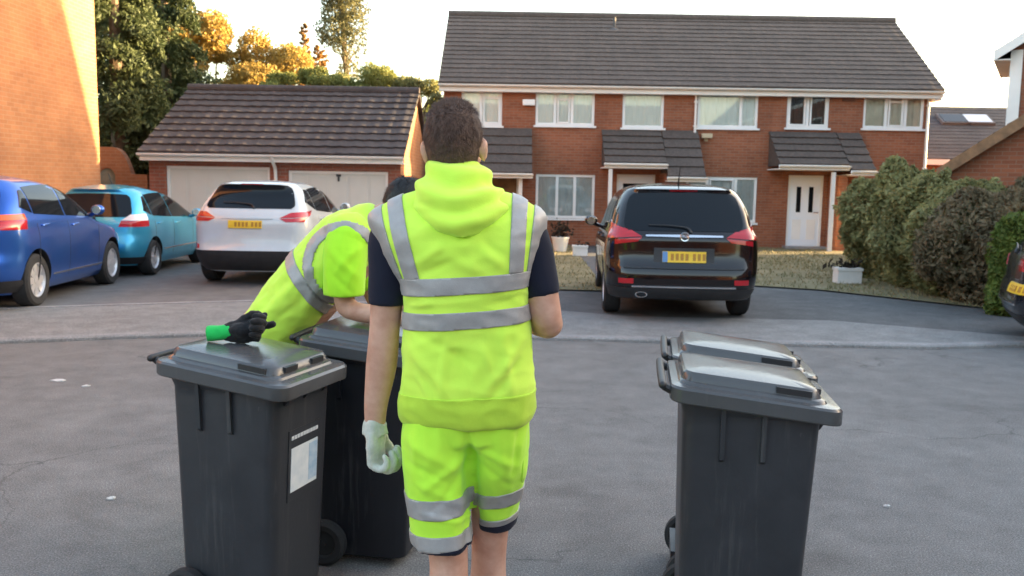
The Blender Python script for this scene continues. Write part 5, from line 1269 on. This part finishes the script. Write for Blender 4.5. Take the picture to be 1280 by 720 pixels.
# ------------------------------------------------ worker walking away
Y1 = 2.42
pr = P(585, 500, Y1); root = V((pr.x, Y1, 0))
w1 = empty('person', root, 0, 'person in sleeveless hi vis hooded top and matching shorts walking away between the bins', 'person')
hc1 = V((P(568, 160, Y1).x, Y1+.01, P(568, 128, Y1).z-.122)); hm1 = Matrix.Rotation(R(-6), 3, 'Z') @ Matrix.Rotation(R(-3), 3, 'Y')
p = lambda px, py, d=0: P(px, py, Y1+d)
b = MB(); head(b, hc1, hm1)
b.tube([p(575, 290), p(573, 250, .0), p(570, 215, .0), hc1+V((0, -.005, -.03))], [.085, .066, .059, .058], 16)
b.tube([p(585, 515), p(584, 450), p(580, 360), p(576, 300), p(575, 262)], [(.13, .085), (.14, .10), (.15, .105), (.17, .09), (.09, .07)], 20, up=(1, 0, 0))
b.tube([p(505, 272), p(492, 296), p(486, 345), p(481, 408, .0), p(477, 455, .005), p(470, 505, .015), p(469, 533, .02)], [.062, .058, .050, .043, .044, .034, .029], 16)
b.tube([p(640, 272), p(656, 296), p(671, 345, -.005), p(683, 398, -.01), p(683, 404, .05), p(668, 402, .17), p(648, 398, .27)], [.062, .058, .052, .044, .043, .038, .028], 16)
wr = p(648, 398, .27); hand(b, wr, (-.45, .85, .05), (-.6, -.3, -.3), (0, .1, 1), 40)
kl, kr = p(561, 705, -.0), p(611, 694, .13)
al, ar_ = V((kl.x+.01, Y1-.16, .12)), V((kr.x+.005, Y1+.24, .09))
b.tube([p(548, 535), p(554, 625), kl, V((kl.x, Y1-.055, .40)), V((kl.x+.005, Y1-.11, .27)), al], [.070, .066, .056, .060, .047, .038], 16)
b.tube([p(622, 535), p(615, 620, .08), kr, V((kr.x, Y1+.145, .40)), V((kr.x, Y1+.20, .25)), ar_], [.070, .062, .053, .058, .046, .037], 16)
body = mesh_union(b, 'body', M['skin'], w1, .0065, 6)
face_parts(w1, hc1, hm1); hair(w1, hc1, hm1, M['hair'], seed=4, n=9000, ln=.014)
boot(w1, (al.x, al.y, .0), R(6)); boot(w1, (ar_.x, ar_.y, .0), R(-8))
# left glove, half closed
b = MB(); wl = p(469, 531, .02); hand(b, wl, (.03, .0, -1), (.95, -.3, 0), (.2, .95, 0), 72, 1.2)
b.tube([p(470, 527, .02), p(469, 535, .02), p(469, 542, .02)], [.033, .035, .037], 14, dome=False)
gl = mesh_union(b, 'glove', M['glove'], w1, .004, 3); wrinkle(gl, .004, stretch=(3, 3, 3)); wrinkle(gl, .002, seed=5, stretch=(7, 7, 7))
# T-shirt sleeves
b = MB(); b.tube([p(503, 268), p(490, 300), p(486.5, 345), p(485, 380, .0)], [.060, .062, .057, .0545], 24, dome=False); o = mesh_union(b, 'sleeve', M['navy'], w1, .007, 4); wrinkle(o, .004, seed=2)
b = MB(); b.tube([p(645, 268), p(659, 300), p(671, 342, -.005), p(677, 369, -.008)], [.060, .062, .056, .0535], 24, dome=False); o = mesh_union(b, 'sleeve', M['navy'], w1, .007, 4); wrinkle(o, .004, seed=5)
# shorts
b = MB()
b.rings([sect(505, 660, 490, Y1, .112, .116), sect(504, 661, 520, Y1, .115, .122), sect(508, 656, 545, Y1, .105, .112), sect(525, 642, 553, Y1, .07, .08)])
rl = lambda L_: [[V((c_.x, c_.y, c_.z)) for c_ in r] for r in L_]
b.rings([sect(506, 588, 512, Y1, .10, .112, 2.2), sect(504, 589, 545, Y1, .108, .12, 2.2), sect(506, 590, 580, Y1, .105, .115, 2.2), sect(510, 591, 620, Y1, .10, .11, 2.2), sect(514, 593, 650, Y1, .10, .105, 2.2), sect(518, 594, 676, Y1-.01, .095, .095, 2.2)])
b.rings([sect(580, 659, 512, Y1+.0, .10, .112, 2.2), sect(582, 660, 545, Y1+.02, .108, .12, 2.2), sect(585, 657, 580, Y1+.05, .10, .12, 2.2), sect(590, 651, 615, Y1+.085, .10, .10, 2.2), sect(593, 645, 635, Y1+.105, .09, .095, 2.2), sect(595, 641, 651, Y1+.12, .085, .085, 2.2)])
so = mesh_union(b, 'shorts', M['hivisshort'], w1, .006, 6); wrinkle(so, .010, seed=9, stretch=(.9, .9, .7)); wrinkle(so, .006, seed=19, stretch=(2.2, 2, 1.2))
org = wloc(so); so.data.update(); nm = [v.normal.copy() for v in so.data.vertices]; za, zb = P(585, 505, Y1).z, P(585, 560, Y1).z
for v, n_ in zip(so.data.vertices, nm):      # centre seam deepening into the crotch
    q = v.co+org; t_ = max(0, min(1, (za-q.z)/(za-zb)))
    v.co -= n_*(.004+.012*t_)*math.exp(-((q.x-P(587+3*t_, 540, Y1).x)/(.006+.012*t_))**2)
so.data.update()
folds(so, Y1-.11, [(508, 552, 572, 590, 7, .007), (588, 566, 532, 612, 6, .008), (512, 580, 560, 604, 5, -.006), (520, 604, 588, 640, 6, .006), (580, 590, 540, 640, 5, -.005), (594, 562, 646, 590, 6, .007), (600, 585, 640, 618, 5, -.005), (622, 535, 632, 600, 6, .006), (520, 535, 516, 600, 6, .005), (545, 528, 556, 556, 5, .005), (650, 545, 640, 600, 4, -.006), (526, 642, 590, 660, 4, .005)])
Yl, Yr = Y1-.10, Y1
xm_ = lambda c: c.x < P(592, 600, Y1).x
L1, L2 = ((505, 627), (600, 622), Yl), ((505, 652), (600, 645), Yl)
L3, L4 = ((505, 674), (600, 668), Yl), ((505, 695), (600, 684), Yl)
R1, R2 = ((592, 618), (650, 611), Yr), ((592, 637), (650, 631), Yr)
R3, R4 = ((592, 655), (650, 650), Yr), ((592, 663.5), (650, 658.5), Yr)
bands(so, [dict(planes=[(L1, -1), (L2, 1)], fn=xm_), dict(planes=[(L3, -1), (L4, 1)], fn=xm_), dict(planes=[(R1, -1), (R2, 1)], fn=lambda c: not xm_(c)), dict(planes=[(R3, -1), (R4, 1)], fn=lambda c: not xm_(c))], 'reflective_band', M['reflect'])
bands(so, [dict(planes=[(L4, -1)], fn=xm_), dict(planes=[(R4, -1)], fn=lambda c: not xm_(c))], 'hem', M['navy'])
b = MB(); c_ = p(654, 575, -.02); b.ell(V((c_.x-.004, c_.y+.05, c_.z)), .02, .07, .085, 14, 10); po = b.build('pocket', M['hivisshort'], w1, smooth=True)
# sleeveless hooded top
b = MB()
S = [(505, 662, 521, .12, .122), (502.5, 665.5, 512, .124, .127), (502, 666.5, 500, .128, .132), (503, 667, 480, .13, .135), (506, 664, 445, .128, .133), (508, 662, 405, .125, .13), (509, 659, 375, .125, .135), (504, 660, 352, .125, .14), (494, 664, 330, .12, .145), (480, 671, 305, .115, .14), (467, 677, 282, .10, .125), (463, 678, 272, .09, .11), (468, 672, 264, .08, .095), (484, 658, 255, .07, .085), (505, 640, 246, .062, .075), (528, 618, 238, .055, .065)]
b.rings([sect(a, c, y, Y1-.005, f, k, 2.5) for a, c, y, f, k in S])
to = mesh_union(b, 'hooded_top', M['hivis'], w1, .006, 7)
wrinkle(to, .015, seed=13, stretch=(.8, .8, .6)); wrinkle(to, .007, seed=33, stretch=(1.2, 1.2, 2.2))
folds(to, Y1-.12, [(514, 440, 566, 498, 7, .008), (520, 418, 590, 452, 6, -.006), (654, 428, 606, 488, 7, .008), (650, 452, 612, 500, 5, -.006), (560, 425, 552, 494, 6, .006), (628, 420, 640, 494, 7, .007), (575, 440, 590, 500, 6, -.006), (520, 470, 540, 502, 4, .006), (600, 430, 618, 470, 5, .005),
    (520, 330, 556, 306, 6, .006), (524, 342, 566, 326, 5, -.005), (630, 332, 600, 310, 6, .006), (628, 318, 606, 300, 5, -.005), (560, 318, 600, 340, 6, .004), (530, 380, 600, 374, 5, .004), (610, 380, 655, 372, 5, -.004), (512, 384, 540, 378, 4, .006)])
Yb = Y1-.13
B1a, B1b = ((508, 350), (660, 341), Yb), ((508, 372), (660, 362), Yb)
B2a, B2b = ((508, 394), (660, 385), Yb), ((508, 416), (660, 406), Yb)
VL1, VL2 = ((479, 256), (505, 352), Yb), ((499, 252), (525, 352), Yb)
VR1, VR2 = ((640, 249), (636, 345), Yb), ((660, 253), (653, 345), Yb)
AL, AR = ((470, 258), (497, 340), Yb), ((670, 254), (660, 330), Yb)
H0 = ((505, 500), (665, 497), Yb)
bands(to, [dict(planes=[(B1a, -1), (B1b, 1)]), dict(planes=[(B2a, -1), (B2b, 1)]), dict(planes=[(VL1, 1), (VL2, -1), (B1a, 1)]), dict(planes=[(VR1, 1), (VR2, -1), (B1a, 1)]), dict(planes=[(AL, -1), (B1a, 1)]), dict(planes=[(AR, 1), (B1a, 1)])], 'reflective_band', M['reflect'])
bands(to, [dict(planes=[(H0, -1)])], 'ribbed_hem', M['hivisrib'], off=.003)
b = MB()
HS = [(546, 600, 200, .005, .075, .072), (538, 606, 205, 0, .09, .085), (532, 610, 214, -.005, .095, .10), (526, 615, 226, -.01, .10, .115), (519, 624, 238, -.015, .10, .13), (513, 634, 249, -.02, .10, .14), (515, 636, 259, -.03, .09, .14), (527, 626, 271, -.05, .07, .125), (545, 612, 284, -.07, .05, .105), (558, 604, 293, -.09, .03, .085), (567, 594, 298, -.10, .02, .07)]
b.rings([sect(a, c, y, Y1+dy, f, k, 2.2) for a, c, y, dy, f, k in HS])
ho = mesh_union(b, 'hood', M['hivis'], w1, .005, 4)
# deep drapes of the lying hood
org = wloc(ho); ho.data.update(); nm = [v.normal.copy() for v in ho.data.vertices]; cx_ = P(576, 250, Y1).x
for v, n_ in zip(ho.data.vertices, nm):
    q = v.co+org; dx = q.x-cx_; u = (q.z-1.60)-1.4*dx*dx*2.2
    a = .0075*math.sin(u*95+3.2*noise.noise(q*6))+.006*noise.noise(q*9+V((4, 1, 0)))+.003*noise.noise(q*24)+.004*(1-2*abs(noise.noise(V((q.x*5, q.y*5, q.z*16)))))
    v.co += n_*a
ho.data.update()

# ------------------------------------------------ worker bending over the dark bin
Y2 = 4.04
rt = P(330, 430, Y2); w2 = empty('person', (rt.x, Y2, 0), 0, 'person in hi vis vest and bright shirt bending over the dark bin, dark hair', 'person')
p = lambda px, py, d=0: P(px, py, Y2+d)
hm2 = Matrix.Rotation(R(-80), 3, 'Z') @ Matrix.Rotation(R(-38), 3, 'X'); hc2 = p(505, 256, .0)
b = MB(); head(b, hc2, hm2); b.tube([p(440, 300), p(468, 276), p(497, 262)], [.075, .062, .058], 14)
b.tube([p(318, 440), p(398, 350), p(450, 295)], [(.13, .15), (.12, .16), (.10, .15)], 16, up=(0, 1, 0))
b.tube([p(436, 292, -.15), p(432, 330, -.20), p(431, 378, -.21), p(444, 389, -.22), p(470, 393, -.24), p(500, 397, -.25), p(512, 398, -.25)], [.060, .052, .046, .043, .041, .032, .028], 14)
b.tube([p(445, 290, .17), p(455, 330, .22), p(470, 375, .2), p(490, 385, .15), p(520, 388, .08)], [.060, .052, .045, .042, .028], 14)
hand(b, p(512, 398, -.25), (1, .1, -.12), (0, 0, -1), (0, 1, .1), 22); hand(b, p(520, 388, .08), (1, -.1, -.25), (0, 0, -1), (0, -1, .1), 22)
hp = p(322, 436); 
for d, x in ((-.10, .0), (.12, -.03)): b.tube([hp+V((0, d, -.02)), V((hp.x+.03, Y2+d*1.2, .5)), V((hp.x-.03+x, Y2+d*1.3, .1))], [.085, .062, .040], 14)
body2 = mesh_union(b, 'body', M['skin'], w2, .0075, 5); face_parts(w2, hc2, hm2); hair(w2, hc2, hm2, M['hairblack'], seed=11, n=3500, ln=.02)
for d, x in ((-.10, 0), (.12, -.03)): boot(w2, (hp.x-.03+x, Y2+d*1.3, 0), R(-90))
b = MB()
for d, x in ((-.10, .0), (.12, -.03)): b.tube([hp+V((.01, d*.8, .03)), hp+V((.01, d, -.15)), V((hp.x+.03, Y2+d*1.2, .5)), V((hp.x-.03+x, Y2+d*1.3, .12))], [.125, .115, .088, .075], 20, dome=False)
b.ell(hp+V((.01, 0, -.0)), .15, .19, .13)
o = mesh_union(b, 'trousers', M['hivisshort'], w2, .012, 5); wrinkle(o, .008, seed=3)
b = MB()
b.tube([p(326, 432), p(352, 396), p(397, 345), p(434, 302), p(456, 280)], [(.18, .135), (.19, .142), (.20, .148), (.21, .145), (.12, .095)], 32, up=(0, 1, 0))
b.ell(p(436, 300, -.13), .115, .09, .12)
vo = mesh_union(b, 'vest', M['hivis'], w2, .008, 5); wrinkle(vo, .012, seed=17); folds(vo, Y2-.18, [(330, 400, 392, 330, 7, .008), (318, 392, 360, 350, 5, -.007), (372, 400, 402, 352, 6, .007), (345, 402, 378, 372, 5, -.006), (352, 350, 396, 300, 6, .007), (404, 290, 440, 262, 5, .006), (410, 378, 424, 350, 5, .007), (310, 410, 340, 385, 5, .006)]); wrinkle(vo, .006, seed=37, stretch=(2, 2, 2))
A1, A2 = ((357, 334), (400, 394), Y2-.15), ((371, 328), (414, 388), Y2-.15)
inv = CR.transposed()
def topx(c):
    d = inv @ (c-V((0, 0, HC))); return 640+F*d.x/-d.z, 360-F*d.y/-d.z
def armband(c):
    x, y = topx(c)
    if c.y > Y2-.02: return False
    r = math.hypot((x-430)/1.0, (y-332)/1.08); return 39 < r < 51 and y < (378 if x < 430 else 352) and x < 462
bands(vo, [dict(planes=[(A1, 1), (A2, -1)]), dict(planes=[], fn=armband)], 'reflective_band', M['reflect'], off=.005)
b = MB(); b.tube([p(434, 296, -.14), p(431, 318, -.19), p(430, 345, -.215), p(430, 369, -.22)], [.092, .094, .092, .090], 26, dome=False); b.ell(p(434, 300, -.17), .09, .08, .08)
o = mesh_union(b, 'sleeve', M['hivisgreen'], w2, .007, 4); wrinkle(o, .006, seed=23, stretch=(1.5, 1.5, .7)); folds(o, Y2-.28, [(412, 312, 446, 348, 5, .007), (450, 308, 420, 340, 5, .006), (416, 340, 440, 366, 4, -.006), (446, 330, 434, 364, 4, .005), (408, 330, 412, 366, 4, .005)])
b = MB(); b.tube([p(446, 292, .16), p(455, 330, .22), p(466, 362, .21)], [.085, .08, .078], 20, dome=False); o = mesh_union(b, 'sleeve', M['hivisgreen'], w2, .01, 4)

# black glove with a green cuff lying on the left bin's lid
M['cuffgreen'] = cloth('green_cuff', (.02, .50, .10), (.015, .42, .08)); M['gloveblack'] = cloth('black_glove', (.018, .018, .02), (.010, .010, .012), 20, .5)
zt_ = P; q0 = P(300, 406, 3.36); t = empty('work_glove', (q0.x, q0.y, q0.z-.03), 0, 'black work glove with bright green cuff lying on the left bin lid', 'glove')
d0 = (zt_(318, 414, 3.37)-zt_(286, 417, 3.35)).normalized()
b = MB(); hand(b, zt_(288, 415, 3.35), d0, (.15, -.75, .35), (.1, .35, .95), 58, 1.12, 60); b.ell(zt_(300, 413, 3.36), .052, .045, .030); b.ell(zt_(318, 411, 3.37), .040, .038, .024)
b.tube([zt_(306, 410, 3.36), zt_(318, 402, 3.37), zt_(331, 394, 3.375)], [.017, .015, .012], 10); b.tube([zt_(312, 412, 3.37), zt_(328, 408, 3.38), zt_(341, 405, 3.385)], [.017, .015, .012], 10)
o = mesh_union(b, 'hand', M['gloveblack'], t, .0035, 2); wrinkle(o, .006, stretch=(3, 3, 3)); wrinkle(o, .003, seed=4, stretch=(7, 7, 7))
b = MB(); b.tube([zt_(259, 417, 3.335), zt_(272, 416, 3.34), zt_(290, 414, 3.35)], [(.032, .026), (.031, .026), (.028, .025)], 18, dome=False, sub=3); o = mesh_union(b, 'cuff', M['cuffgreen'], t, .004, 2); wrinkle(o, .004, stretch=(3, 3, 3))
